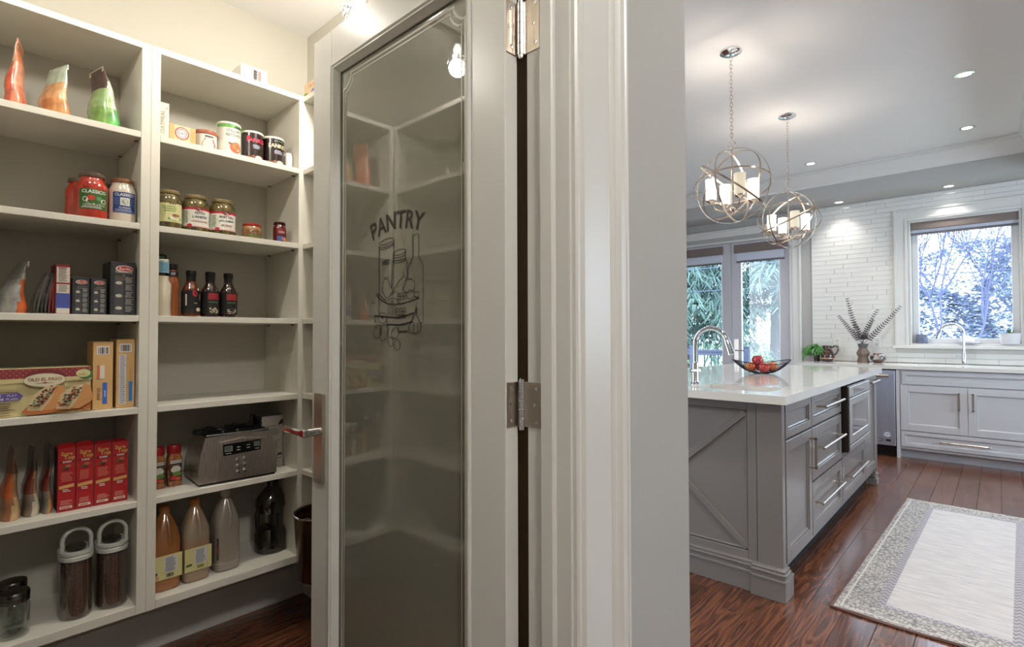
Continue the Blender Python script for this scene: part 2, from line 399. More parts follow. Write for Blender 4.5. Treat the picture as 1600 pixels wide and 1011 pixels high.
# ---------------------------------------------------------------- pantry door, opened at a right angle
DL, DR, DY0, DY1, DT = -1.455, -.692, .735, .770, 2.045
GX0, GX1, GZ0, GZ1 = -1.352, -.788, .23, 1.945
d1 = bpy.data.objects.new('door_1', None); COL.objects.link(d1); d1.location = (DR, DY1, 0); d1['kind'] = 'structure'; d1.empty_display_size = .05
def loc(mb, o=(DR, DY1, 0)): mb.v = [(x - o[0], y - o[1], z - o[2]) for x, y, z in mb.v]; return mb
loc(MB().box(DL, GX0, DY0, DY1, .012, DT, .0015)).build('stile', TRIMW, d1)
loc(MB().box(GX1, DR, DY0, DY1, .012, DT, .0015)).build('stile', TRIMW, d1)
loc(MB().box(GX0, GX1, DY0, DY1, GZ1, DT, .0)).build('rail', TRIMW, d1)
loc(MB().box(GX0, GX1, DY0, DY1, .012, GZ0, .0)).build('rail', TRIMW, d1)
def bead(x0, x1, z0, z1, yf):
    """mitred moulding frame around the glass, seen side at yf"""
    pr = [(0, -.004), (.004, -.006), (.008, -.002), (.012, -.003), (.018, .006), (.022, .012), (.022, .016), (0, .016)]
    mb = MB(); n = len(pr); cs = [(x0, z0, 1, 1), (x1, z0, -1, 1), (x1, z1, -1, -1), (x0, z1, 1, -1)]; vs = []
    for x, z, sx, sz in cs: vs += [(x + sx * p, yf + q, z + sz * p) for p, q in pr]
    fs = []
    for c in range(4):
        for i in range(n): fs.append((c * n + i, c * n + (i + 1) % n, ((c + 1) % 4) * n + (i + 1) % n, ((c + 1) % 4) * n + i))
    return mb.add(vs, fs)
loc(bead(GX0, GX1, GZ0, GZ1, DY0)).build('glazing_bead', TRIMW, d1)
FG = glass('frosted_pantry_glass', (120, 122, 112), 0.06, 0.0, base=(122, 121, 109), fac=0.95, gain=0.28)
pane = loc(MB().box(GX0 + .01, GX1 - .01, .7525, .7575, GZ0 + .01, GZ1 - .01)).build('glass_pane', FG, d1)
# clear line border with notched corners, etched in the glass
ETCH = M('etched_line', (196, 192, 178), 0.35)
def border(ins, w):
    x0, x1, z0, z1 = GX0 + .022 + ins, GX1 - .022 - ins, GZ0 + .022 + ins, GZ1 - .022 - ins; c = .036
    path = []
    for (cx, cz, sx, sz) in ((x0, z1, 1, -1), (x1, z1, -1, -1), (x1, z0, -1, 1), (x0, z0, 1, 1)):
        arc = [(cx + sx * (c * 1.0 - .0), cz), (cx + sx * c, cz + sz * .010), (cx + sx * .026, cz + sz * .024), (cx + sx * .010, cz + sz * c), (cx, cz + sz * c)]
        if (sx, sz) in ((1, -1), (-1, 1)): arc = arc[::-1]
        path += arc
    mb = MB(); n = len(path); vs = []
    mx_, mz_ = (x0 + x1) / 2, (z0 + z1) / 2
    for i, (x, z) in enumerate(path):
        vs.append((x, .7518, z)); vs.append((x + math.copysign(w, mx_ - x), .7518, z + math.copysign(w, mz_ - z)))
    return mb.add(vs, [(2 * i, 2 * i + 1, (2 * i + 3) % (2 * n), (2 * i + 2) % (2 * n)) for i in range(n)])
loc(border(.012, .0045)).build('etched_border', ETCH, pane); loc(border(.024, .0028)).build('etched_border', ETCH, pane)
# the drawing and the word on the glass
INK = M('glass_ink', (44, 38, 30), 0.5)
ink = MB().mat(INK)
ink.text('PANTRY', -1.0735, 1.474, .060, y=.7515, squash=0.96, arc=.30, thick=.02)
PXS = 1.0
def px2(x, z): return (-1.144 + (x - 120) * .000466, 1.432 - (z - 60) * .000292)   # sketch units to metres on the pane
def stroke(pts, w=.0011, close=False):
    w = max(w * 1.35, .0017)
    P = [px2(*p) for p in pts]
    if close: P.append(P[0])
    for (a, b), (c, d) in zip(P, P[1:]):
        dx, dz = c - a, d - b; l = math.hypot(dx, dz) or 1; nx_, nz_ = -dz / l * w / 2, dx / l * w / 2
        ink.add([(a + nx_, .7515, b + nz_), (a - nx_, .7515, b - nz_), (c - nx_, .7515, d - nz_), (c + nx_, .7515, d + nz_)], [(0, 1, 2, 3)])
def ell(cx, cz, rx, rz, a0=0, a1=360, rot=0, w=.0011, n=18):
    c, s_ = math.cos(math.radians(rot)), math.sin(math.radians(rot))
    stroke([(cx + rx * math.cos(math.radians(a)) * c - rz * math.sin(math.radians(a)) * s_, cz + rx * math.cos(math.radians(a)) * s_ + rz * math.sin(math.radians(a)) * c) for a in [a0 + (a1 - a0) * i / n for i in range(n + 1)]], w)
stroke([(122, 95), (122, 610)], .0018); stroke([(258, 75), (250, 470)]); ell(190, 70, 68, 22, rot=-9); ell(190, 90, 68, 22, 0, 180, -9); ell(190, 108, 68, 20, 0, 180, -9)
stroke([(158, 235), (215, 225), (215, 262), (158, 268)], close=True); stroke([(165, 250), (208, 244)], .0022)
ell(305, 180, 56, 22, rot=-6)
for k in (205, 228, 248): ell(305, k, 54, 18, 0, 180, -6)
stroke([(250, 185), (252, 240), (240, 275), (236, 470)], .0016); stroke([(360, 178), (358, 235), (370, 265), (374, 400)])
stroke([(418, 75), (420, 245), (392, 290), (380, 330), (378, 410)], .0018); stroke([(466, 68), (466, 240), (485, 275), (502, 315), (502, 760)]); stroke([(418, 72), (430, 62), (460, 62), (466, 68)]); stroke([(502, 762), (480, 765)])
stroke([(150, 480), (152, 420), (175, 385), (205, 392), (225, 450), (250, 490), (215, 540), (200, 555), (175, 530), (150, 480)]); ell(185, 385, 20, 12, 180, 400)
stroke([(252, 490), (300, 420), (345, 380), (360, 395), (365, 440), (335, 490), (330, 510)]); stroke([(345, 380), (340, 345)])
ell(388, 465, 48, 56, rot=10); stroke([(395, 410), (412, 412)], .002); ell(400, 535, 32, 36); ell(270, 530, 30, 30, 180, 400); ell(248, 585, 42, 30, 180, 360); ell(245, 582, 10, 8)
for k in range(7): ell(300 + (k % 3) * 26, 530 + (k // 3) * 26, 13, 14)
stroke([(105, 515), (118, 545), (200, 598), (250, 605), (320, 606), (400, 590), (470, 568), (432, 555)], .0026); stroke([(92, 515), (120, 505), (150, 540), (190, 575)], .002)
stroke([(122, 600), (122, 690)]); stroke([(455, 600), (430, 690)]); stroke([(432, 515), (468, 520), (465, 560)])
for k in range(5): stroke([(210 + k * 18, 612), (208 + k * 18, 700)], .0007)
stroke([(78, 692), (190, 708), (285, 718), (350, 708), (428, 684)], .003); stroke([(195, 770), (300, 778), (320, 775), (420, 755)], .003); stroke([(190, 715), (195, 770)]); stroke([(428, 690), (405, 760)]); stroke([(300, 835), (380, 830)], .0026); stroke([(300, 790), (300, 835)]); stroke([(78, 692), (85, 750), (95, 740)])
for k in range(9): ell(290 + (k % 3) * 28 + rnd.uniform(-5, 5), 655 + (k // 3) * 28, 12, 16, rot=20)
stroke([(450, 640), (440, 700), (405, 750), (385, 800), (395, 838), (440, 848), (480, 830), (488, 790), (470, 745), (450, 700), (455, 640)], .0016); stroke([(430, 760), (425, 840)], .0008); stroke([(455, 760), (462, 838)], .0008)
ell(155, 715, 42, 45); stroke([(140, 700), (160, 720)], .003); ell(108, 830, 34, 60, rot=12); stroke([(95, 800), (110, 790)], .002); ell(165, 840, 38, 70, rot=8); stroke([(135, 810), (145, 860)], .0035)
ell(228, 915, 22, 40, rot=-12); ell(268, 845, 32, 46, rot=15); ell(288, 940, 26, 42, rot=-5); stroke([(215, 800), (205, 870)]); ell(68, 595, 14, 20, 180, 360)
loc(ink).build('pantry_drawing', None, pane)
# long-plate lever handle on both faces
def handle(y, s):
    b = loc(MB().mat(NICKEL).box(-1.428, -1.378, y, y + s * .009, .786, 1.035, .002)).build('handle', NICKEL, d1)
    l = MB().mat(CHROME); l.lathe([(.011, 0), (.011, .05)], seg=16)
    l.v = [(-1.392 + x, y + s * (.008 + z), .932 + yy) for x, yy, z in l.v]
    l.box(-1.400, -1.375, y + s * .048, y + s * .064, .922, .944, .003); l.box(-1.505, -1.385, y + s * .050, y + s * .063, .924, .941, .004)
    loc(l).build('lever', None, b)
    k = MB(); k.lathe([(.003, 0), (.003, .002)], seg=8); k.v = [(-1.41 + x, y + s * (.009 + z), .80 + yy) for x, yy, z in k.v]; loc(k).build('screw', CHROME, b)
handle(DY0, -1); handle(DY1, 1)
def hinge(z0, z1, zb):
    kx, ky = -.680, DY1 + .001
    h = loc(MB().mat(NICKEL).box(DR + .0003, DR + .0022, DY0 + .002, DY1 + .002, z0, z1)).build('hinge', None, d1)
    m = MB().mat(NICKEL)
    m.box(DR, kx, DY1 - .001, DY1 + .001, z0, z1)
    m.box(-.680, -.636, JY - .002, JY - .0002, z0, z1)
    loc(m).build('hinge_leaf', None, h)
    n = 5; k = MB().mat(CHROME); dz = (z1 - z0) / n
    for i in range(n): k.lathe([(.0060, z0 + i * dz + .0002), (.0064, z0 + i * dz + .0008), (.0064, z0 + (i + 1) * dz - .0008), (.0060, z0 + (i + 1) * dz - .0002)], kx, ky - .004, 0, seg=14)
    k.lathe([(.002, z0 - .008), (.005, z0 - .006), (.005, z0), (.003, z0)], kx, ky - .004, 0, seg=12); k.lathe([(.003, z1), (.005, z1), (.005, z1 + .005), (.002, z1 + .007)], kx, ky - .004, 0, seg=12)
    loc(k).build('hinge_knuckle', None, h)
    sc = MB().mat(CHROME)
    for i, q in enumerate((.13, .5, .87)):
        z = z0 + (z1 - z0) * q; off = .010 if i == 1 else .018
        c = MB(); c.lathe([(.0038, 0), (.0038, .0008), (.0016, .0003)], seg=12)
        sc.add([(DR + .0022 + zz, DY1 - .034 + off * .8 + x, z + y) for x, y, zz in c.v], c.f)
        sc.add([(-.640 - .016 + off * .8, JY - .002 - zz, z + y) if False else (-.656 + off * .6 + x, JY - .002 - zz, z + y) for x, y, zz in c.v], c.f)
    loc(sc).build('screw', None, h)
hinge(1.022, 1.108, 0); hinge(1.745, 1.848, 0); hinge(.22, .31, 0)
# ---------------------------------------------------------------- pantry shelving
TZ = [2.183, 1.88, 1.572, 1.265, .96, .652, .31]; TH = .021
PIN = M('shelf_pin', (150, 120, 95), .3, .9)
def shelf_unit(label, x0, x1, y0, y1, open_side, zs, gaps=(.02, .02)):
    """open_side: 'x' the boards run along y and face +x; 'y' the boards run along x and face +-y"""
    u = thing('shelving_unit', label, 'shelves', ((x0 + x1) / 2, (y0 + y1) / 2, zs[-1] - .02), group=None)
    ox, oy, oz = u.location
    def put(a, b, c, d, e, f, nm): MB().box(a - ox, b - ox, c - oy, d - oy, e - oz, f - oz, .0012).build(nm, SHELF, u)
    zb, zt = zs[-1] - TH - .008, zs[0] - TH
    g0, g1 = gaps
    if open_side == 'x': put(x0, x1, y0, y0 + g0, zb, zt, 'side_panel'); put(x0, x1, y1 - g1, y1, zb, zt, 'side_panel'); a = (x0, x1 - .001, y0 + g0, y1 - g1)
    else: put(x0, x0 + g0, y0, y1, zb, zt, 'side_panel'); put(x1 - g1, x1, y0, y1, zb, zt, 'side_panel'); a = (x0 + g0, x1 - g1, y0 + .001, y1 - .001)
    put(x0, x1, y0, y1, zs[0] - TH, zs[0], 'shelf')
    for z in zs[1:-1]: put(a[0], a[1], a[2], a[3], z - TH, z, 'shelf')
    put(a[0], a[1], a[2], a[3], zs[-1] - TH - .008, zs[-1], 'shelf')
    if open_side == 'x':
        for z in zs[1:-1]:
            for xx in (x1 - .04, x0 + .05): MB().tube([(xx - ox, y1 - g1 - .012 - oy, z - TH - .004 - oz), (xx - ox, y1 - g1 + .001 - oy, z - TH - .004 - oz)], .003, 8).build('shelf_pin', PIN, u)
    return u
BX0, BX1 = -2.418, -2.10
shelf_unit('white shelving unit on the left, holding bags, pasta boxes and two dark food canisters', BX0, BX1, .045, .485, 'x', TZ, (.02, .027))
shelf_unit('white painted shelving unit in the middle, holding pickle jars, sauce bottles and the toaster', BX0, BX1, .4855, 1.019, 'x', TZ, (.027, .019))
shelf_unit('narrow white corner shelving unit mostly hidden behind the pantry door', -2.125, -.70, 1.0195, 1.189, 'y', TZ)
shelf_unit('white shelving unit on the near side, seen only mirrored in the pantry glass', -2.098, -1.25, -.245, .044, 'y', TZ)

# ---------------------------------------------------------------- groceries: local -y is the face turned to the viewer
FX = -2.128
E0 = .0006
def goods(name, label, cat, x, y, z, rz=PI / 2, group=None): return thing(name, label, cat, (x, y, z + .0005), rz, group)
def deco(ops, parent, y=-E0, wrap=None, name='printed_label'):
    m = MB(); k = 0
    for op in ops:
        kind, c = op[0], op[1]; m.mat(M('print_%d_%d_%d' % c, c, .5)); k += 1; yy = y - k * .00016
        if kind == 'r': m.rect(*op[2:6], y=yy, wrap=wrap)
        elif kind == 's': m.rect(*op[2:6], y=yy, wrap=wrap, slant=op[6])
        elif kind == 't': m.text(op[2], op[3], op[4], op[5], y=yy, wrap=wrap, **(op[6] if len(op) > 6 else {}))
        elif kind == 'o': m.oval(*op[2:6], y=yy, wrap=wrap)
        elif kind == 'g': m.oval(*op[2:6], y=yy, wrap=wrap, ring=op[6])
        elif kind == 'p': m.poly(op[2], y=yy, wrap=wrap)
        elif kind == 'l':    # block of fine print: x0, z0, x1, z1, rows
            x0, z0, x1, z1, n = op[2:7]; h = (z1 - z0) / n
            for i in range(n):
                zz = z1 - h * (i + .75); m.rect(x0 + rnd.random() * .1 * (x1 - x0), zz, x1 - rnd.random() * .3 * (x1 - x0), zz + h * .42, y=yy, wrap=wrap)
        elif kind == 'b':    # barcode
            x0, z0, x1, z1 = op[2:6]; n = 11; w = (x1 - x0) / n
            for i in range(n): m.rect(x0 + i * w, z0, x0 + i * w + w * rnd.choice((.35, .6, .8)), z1, y=yy, wrap=wrap)
    return m.build(name, None, parent, smooth=False)
W_, K_, R_ = (226, 224, 216), (26, 24, 26), (172, 26, 34)
def carton(label, x, y, z, w, d, h, c, ops, name='carton', cat='box', rz=PI / 2, side=None, flap=False, group=None, top=None):
    t = goods(name, label, cat, x, y, z, rz, group)
    m = MB().mat(M('card_%d_%d_%d' % c, c, .5, var=.04, scale=20)); m.box(-w / 2, w / 2, 0, d, 0, h, .0012)
    m.build('box_body', None, t)
    if side:
        m = MB().mat(M('card_%d_%d_%d' % side, side, .5)); m.box(-w / 2 - .0004, -w / 2, .002, d - .002, .002, h - .002); m.box(w / 2, w / 2 + .0004, .002, d - .002, .002, h - .002); m.build('box_side', None, t)
    if flap:
        m = MB().mat(M('card_%d_%d_%d' % c, c, .5)); m.add([(-w / 2, .001, h), (w / 2, .001, h), (w / 2 * .8, d * .45, h + flap), (-w / 2 * .8, d * .45, h + flap * .8)], [(0, 1, 2, 3)]); m.build('top_flap', None, t)
    if ops: deco(ops, t)
    return t
def jar(name, label, x, y, z, r, h, content, lidc, lid_r=None, ops=(), rz=PI / 2, prof=None, band=None, cat='jar', lidh=.014, glassy=True, lidm=None):
    t = goods(name, label, cat, x, y, z, rz)
    lid_r = lid_r or r * .82
    pr = prof or [(r * .86, 0), (r * .98, .004), (r, .010), (r, h * .66), (r * .97, h * .74), (r * .84, h * .82), (lid_r * .93, h * .86), (lid_r * .93, h - lidh)]
    MB().lathe(pr).build('jar_body', content, t)
    l = MB().lathe([(lid_r, h - lidh), (lid_r + .0008, h - lidh + .002), (lid_r, h - .002), (lid_r - .002, h), (lid_r - .006, h - .0012)])
    l.build('lid', lidm or M('lid_%d_%d_%d' % lidc, lidc, .3, .5), t)
    if ops: deco(list(ops), t, wrap=r)
    return t
C = lambda name, c, c2=None, sc=30: M(name, c, .12, coat=1.0, c2=c2, scale=sc)

# --- top shelf
carton('plain white carton with grey and red print on the very top shelf', FX - .01, .836, TZ[0], .10, .10, .066, (222, 219, 212),
       [('l', (60, 60, 60), .000, .012, .010, .055, 4), ('b', (200, 90, 70), .013, .014, .025, .056), ('b', (50, 50, 50), -.004, .014, .010, .056), ('r', (206, 203, 206), .028, .008, .040, .055)])
t = carton('colourful green, orange and violet tea carton at the end of the top shelf', -2.06, 1.045, TZ[0], .18, .05, .072, (206, 172, 140), [], rz=0)
deco([('r', (216, 190, 150), -.088, .002, .088, .070), ('r', (90, 160, 90), .05, .03, .088, .070), ('t', (184, 90, 70), 'Herbal', -.02, .052, .026), ('p', (104, 98, 160), [(-.05, .0), (.02, .0), (.03, .03), (-.02, .035)]), ('p', (226, 220, 210), [(.01, .0), (.05, .0), (.06, .03), (.02, .04)]), ('p', (110, 150, 80), [(-.088, .0), (-.05, .0), (-.06, .03), (-.088, .03)])], t)
# --- shelf 1, left: three stand-up bags seen from the side
def pouch(label, x, y, z, w, d, h, cols, bend=0.0, rz=0.0, seam=True, transparent_top=0.0):
    """stand-up bag: wide gusset at the bottom, pinched flat at the top"""
    t = goods('stand_up_pouch', label, 'bag', x, y, z, rz)
    n = 10; secs = []
    for i in range(n):
        f = i / (n - 1); rx = w / 2 * (1 - f * .12 + (.06 if 0 < f < .4 else 0)); ry = d / 2 * max(.05, (1 - f ** 1.7)); ry *= 1 + .05 * math.sin(i * 2.1)
        secs.append((bend * .3 * f * f, bend * f ** 3 + .003 * math.sin(i * 1.3), h * f, rx, ry, 2.4))
    b = MB().loft(secs, seg=24); k = len(cols)
    b.mats = [M('foil_%d_%d_%d' % c, c, .28, .0, var=.25, scale=35, coat=.7, bump=.4) for c in cols]
    for i, f in enumerate(b.f):
        zc = sum(b.v[j][2] for j in f) / len(f) / h; xc = sum(b.v[j][1] for j in f) / len(f) - bend * zc ** 3
        b.mi[i] = min(k - 1, int(zc * (k // 2)) * 2 + (1 if xc > .0 else 0))
    b.build('pouch_body', None, t)
    s_ = secs[-1]; MB().box(s_[0] - w * .42, s_[0] + w * .42, s_[1] - .0012, s_[1] + .0012 + bend * .1, h - .012, h + .004, .0005).build('top_seal', b.mats[-1], t)
    return t
X1 = -2.20
pouch('orange bag of frozen snacks standing leftmost on the second shelf', X1, .157, TZ[1], .11, .052, .205, [(200, 92, 62), (214, 128, 96), (196, 84, 54), (218, 150, 120), (206, 176, 150), (196, 120, 84)], .012, rz=-.22)
pouch('tan and orange bag with a clear crimped top, middle bag of the second shelf', X1, .244, TZ[1], .12, .056, .17, [(206, 150, 96), (212, 130, 84), (212, 168, 120), (220, 190, 160), (190, 214, 196), (204, 214, 204)], .014, rz=.34)
pouch('green and white bag nearest the post on the second shelf', X1, .372, TZ[1], .12, .080, .198, [(120, 160, 84), (96, 176, 92), (160, 190, 130), (210, 222, 200), (90, 70, 66), (214, 214, 196)], -.016, rz=.2)
# --- shelf 2, left: two sauce jars
RS = C('tomato_sauce', (150, 34, 20), (178, 48, 28)); WS = C('cream_sauce', (206, 196, 180))
jr = jar('sauce_jar', 'red pasta sauce jar with a green label and dark lid', -2.155, .338, TZ[2], .042, .148, RS, (110, 96, 84), .034,
    [('r', (52, 96, 36), -.040, .028, .040, .092), ('t', W_, 'CLASSICO', 0, .083, .0145, dict(thick=.02)), ('o', (222, 208, 190), 0, .055, .022, .013), ('o', (196, 60, 38), -.008, .064, .010, .009), ('o', (92, 140, 80), .012, .062, .007, .006), ('g', W_, -.023, .058, .007, .008, .002), ('g', W_, .025, .055, .007, .008, .002), ('t', W_, 'TOMATO & BASIL', 0, .041, .0075), ('l', W_, -.034, .030, .034, .038, 2)])
jar('sauce_jar', 'white sauce jar with a blue label and copper lid', -2.155, .419, TZ[2], .038, .146, WS, (150, 104, 78), .032,
    [('r', (46, 66, 128), -.034, .030, .034, .098), ('t', W_, 'CLASSICO', 0, .089, .0125, dict(thick=.02)), ('r', (206, 204, 190), -.013, .054, .013, .080), ('o', (150, 160, 160), 0, .066, .009, .009), ('t', W_, 'ALFREDO', 0, .046, .0075), ('l', (170, 180, 214), -.032, .032, .032, .042, 3), ('l', (96, 116, 176), -.033, .055, -.015, .080, 5), ('l', (96, 116, 176), .015, .055, .033, .080, 5)])
jar('sauce_jar', 'second red sauce jar standing behind the green labelled jar', -2.25, .322, TZ[2], .040, .145, RS, (110, 96, 84), .033)
jar('sauce_jar', 'third sauce jar half hidden behind the blue labelled jar', -2.25, .410, TZ[2], .040, .142, RS, (70, 60, 54), .033)
# --- shelf 3, left
z = TZ[3]
t = pouch('grey foil tortilla bag with a curled top on the pasta shelf', -2.20, .155, z, .13, .062, .152, [(160, 160, 156), (190, 96, 50), (150, 150, 148), (172, 92, 56), (120, 118, 112), (150, 148, 140)], .024, rz=.16)
PK = [(62, 58, 52), (84, 80, 74), (50, 48, 42), (74, 66, 58), (120, 30, 30), (150, 26, 30)]
for i in range(6):
    q = goods('soup_packet', 'thin %s packet, %s of the six leaning together' % (('grey', 'grey', 'dark', 'dark', 'dark red', 'bright red')[i], ('first', 'second', 'third', 'fourth', 'fifth', 'last')[i]), 'packet', -2.14, .200 + i * .0088, z, 0, 'packets leaning beside the tortilla bag')
    m = MB(); lean = .030 - i * .004; hh = .122 + .006 * (i % 3); 
    vs = []; n = 7
    for k in range(n):
        f = k / (n - 1); yy = lean * f ** 1.6; th = .0028 * (1 - abs(2 * f - 1) ** 3) + .0004
        vs += [(-.10, yy - th, hh * f), (0, yy - th, hh * f), (0, yy + th, hh * f), (-.10, yy + th, hh * f)]
    fs = [(0, 3, 2, 1), (4 * n - 4, 4 * n - 3, 4 * n - 2, 4 * n - 1)]
    for k in range(n - 1):
        for j in range(4): fs.append((4 * k + j, 4 * k + (j + 1) % 4, 4 * k + 4 + (j + 1) % 4, 4 * k + 4 + j))
    m.add(vs, fs); m.build('packet_body', M('packet_%d' % i, PK[i], .25, coat=.8, var=.2, scale=40, bump=.4), q)
    MB().box(-.1, 0, lean - .0008, lean + .0008, hh, hh + .006).build('packet_seal', M('packet_%d' % i), q)
carton('narrow white carton with maroon edges and a blue panel', FX, .266, z, .037, .10, .153, (120, 30, 34),
       [('r', (214, 208, 196), -.015, .002, .016, .145), ('r', (70, 84, 160), -.0165, .018, .017, .064), ('r', (150, 40, 40), -.015, .092, .016, .097), ('l', (120, 110, 104), -.012, .068, .013, .090, 6), ('l', (120, 110, 104), -.012, .100, .013, .140, 9), ('l', (150, 40, 40), -.012, .139, .013, .146, 1)])
def pasta(label, y, w, h, d, full):
    s_ = w / .041
    ops = [('o', (206, 200, 190), .002 * s_, h - .014 * s_, .0145 * s_, .0068 * s_), ('o', (176, 40, 46), .003 * s_, h - .014 * s_, .0128 * s_, .0054 * s_), ('t', W_, 'Barilla', .003 * s_, h - .0142 * s_, .0078 * s_),
           ('r', (70, 70, 74), -.014 * s_, .004, .001, h * .70)]
    if full: ops += [('t', (214, 212, 206), 'FARFALLE', .002, h - .034, .0105), ('t', (180, 176, 166), '65', .002, h - .043, .006), ('l', (120, 104, 84), -.024, h - .062, .024, h - .046, 4)]
    else: ops += [('l', (120, 116, 110), -.010, h - .036, .016, h - .026, 2)]
    for k, zz in enumerate((.60, .36, .13)): ops += [('o', (190, 186, 170), -.007 * s_, h * zz, .0055 * s_, .0032 * s_), ('p', (196, 192, 180), [(-.012 * s_, h * zz + .003), (-.004 * s_, h * zz + .006), (-.006 * s_, h * zz + .001)])]
    for k in range(5): ops.append(('l', (178, 176, 172), .003 * s_, h * (.06 + k * .135), .017 * s_, h * (.175 + k * .135), 5))
    carton(label, FX, y, z, w, d, h, (48, 50, 54), ops, cat='box', name='pasta_box', side=(58, 54, 50))
pasta('small dark pasta box with a red oval badge, left of its pair', .3095, .042, .116, .09, False)
pasta('small dark pasta box standing against the tall farfalle box', .3545, .040, .116, .09, False)
pasta('tall dark FARFALLE pasta box, largest on the pasta shelf', .4185, .068, .176, .12, True)
# --- shelf 4, left: taco kit and two tan cartons
z = TZ[4]
t = goods('taco_kit_box', 'long cream taco kit box with a red checked top edge', 'box', -2.125, .218, z, PI / 2)
tk = M('taco_card', (204, 192, 140), .45); w = .238; h = .141; MB().box(-w / 2, w / 2, 0, .10, 0, h, .0012).build('box_body', tk, t)
ops = [('r', (140, 52, 54), -w / 2, h - .032, w / 2, h - .001)]
for k in range(34):
    for j in range(4):
        if (k + j) % 2: ops.append(('r', (176, 104, 100), -w / 2 + k * .007, h - .004 - j * .007 - .0035, -w / 2 + k * .007 + .0035, h - .004 - j * .007))
ops += [('r', (204, 192, 140), -w / 2, .100, w / 2, .112)]
ops += [('o', (120, 44, 44), .008, .111, .047, .026), ('o', (214, 206, 176), .008, .105, .049, .021), ('g', (120, 110, 84), .008, .105, .049, .021, .0012), ('t', (120, 52, 40), 'OLD EL PASO', .008, .107, .0128, dict(thick=.015)), ('r', (120, 52, 40), -.012, .0955, .028, .0967), ('o', (150, 60, 46), .008, .097, .005, .0022),
        ('o', (70, 116, 70), .104, .118, .018, .016), ('o', (206, 206, 150), .098, .121, .018, .012), ('t', (190, 90, 50), '2', .098, .124, .009), ('l', (190, 90, 50), .086, .114, .108, .120, 2),
        ('p', (96, 80, 150), [(-.119, .046), (-.048, .050), (-.040, .062), (-.050, .072), (-.119, .070)]), ('t', W_, "STAND", -.106, .064, .0115, dict(thick=.02)), ('t', W_, "'N STUFF", -.102, .053, .0105, dict(thick=.02)), ('t', W_, 'PLAT', -.064, .064, .0095), ('t', W_, 'PLAIN', -.064, .054, .0095), ('r', (60, 40, 40), -.116, .073, -.05, .0745), ('l', (96, 60, 50), -.117, .020, -.056, .044, 4), ('l', (150, 110, 70), -.112, .006, -.062, .016, 2)]
ops.append(('p', (196, 116, 62), [(-.045, .012), (-.02, .004), (.118, .008), (.118, .030), (-.03, .030)]))
for cx in (.004, .066):
    ops.append(('p', (206, 148, 92), [(cx - .030, .018), (cx + .020, .014), (cx + .056, .040), (cx + .046, .086), (cx + .030, .088)]))
    ops.append(('p', (214, 190, 150), [(cx - .036, .018), (cx - .002, .014), (cx + .020, .050), (cx + .030, .088), (cx + .006, .086), (cx - .024, .060)]))
    for k in range(110):
        f = rnd.random(); a = cx - .032 + f * .040 + rnd.random() * .022; b = .022 + f * .050 + rnd.random() * .016; c = rnd.choice([(60, 84, 44), (150, 40, 30), (214, 206, 190), (60, 40, 26), (176, 60, 40), (104, 130, 70)])
        ops.append(('o', c, a, b, rnd.uniform(.0015, .004), rnd.uniform(.001, .0026)))
ops.append(('t', (90, 60, 40), '4-5 x 250 g / 750 g', .098, .008, .006))
deco(ops, t)
def tan(label, y, w, h, d, var, left):
    ops = [('r', (222, 218, 210), -.017, h - .042, .016, h - .014), ('b', K_, -.014, h - .039, .013, h - .018)]
    if var: ops += [('r', (206, 204, 200), -.018, .012, .002, h - .05), ('l', (120, 120, 150), -.016, .014, 0, h - .052, 26), ('r', (58, 130, 196), .009, .02, .019, .086), ('l', (190, 150, 80), .011, .09, .018, .13, 6)]
    else: ops += [('r', (58, 104, 196), -.001, .018, .011, .086), ('t', (220, 226, 240), 'www', .005, .050, .010, dict(rot=PI / 2)), ('r', (222, 212, 200), -.008, .098, .004, .142), ('r', (206, 110, 80), -.015, .098, -.009, .142), ('l', (120, 80, 50), -.016, .03, -.005, .07, 6)]
    carton(label, -2.135, y, z, w, d, h, (208, 168, 112), ops, side=(190, 152, 104))
tan('tan carton next to the taco kit, blue strip and barcode', .3695, .052, .218, .10, 0, 0)
tan('tan carton against the post, with a white nutrition strip', .4295, .050, .225, .10, 1, 0)
# --- shelf 5, left: three foil bags and four red cartons
z = TZ[5]
pouch('orange and brown foil snack bag, leftmost on the red-carton shelf', -2.20, .158, z, .10, .046, .205, [(150, 96, 60), (190, 160, 120), (176, 84, 40), (140, 110, 76), (110, 70, 48), (84, 60, 46)], .006, rz=.05)
pouch('dark foil snack bag in the middle of three', -2.205, .204, z, .10, .040, .205, [(126, 112, 100), (190, 180, 160), (110, 50, 36), (150, 120, 80), (70, 62, 54), (60, 54, 48)], .006, rz=.05)
pouch('dark foil snack bag leaning on the first red carton', -2.205, .2395, z, .10, .028, .207, [(120, 110, 100), (176, 130, 80), (120, 40, 34), (130, 110, 96), (64, 58, 50), (74, 70, 64)], .008, rz=.05)
ops = [('t', (196, 160, 76), 'Sure', .0, .178, .0155, dict(thick=.03)), ('t', (196, 160, 76), 'Top', .006, .166, .0165, dict(thick=.03)), ('r', (110, 20, 24), -.018, .150, .018, .156), ('t', W_, 'DARK', .001, .153, .008, dict(thick=.02)),
       ('o', (110, 64, 44), -.006, .134, .0075, .005), ('o', (150, 104, 76), .004, .140, .0075, .0045), ('o', (84, 46, 34), .001, .131, .006, .004), ('l', (206, 120, 100), -.015, .092, .016, .122, 7), ('s', (206, 160, 96), -.018, .070, .018, .080, .12), ('l', W_, -.010, .060, .010, .070, 2), ('l', (220, 150, 140), -.016, .020, .016, .036, 4), ('r', (222, 206, 190), -.016, .009, .014, .017), ('l', R_, -.014, .010, .012, .016, 1)]
names = ['red carton with its top flap raised, first in the row of four', 'red carton, second from the foil bags', 'red carton, third from the foil bags', 'red carton against the post, last in the row of four']
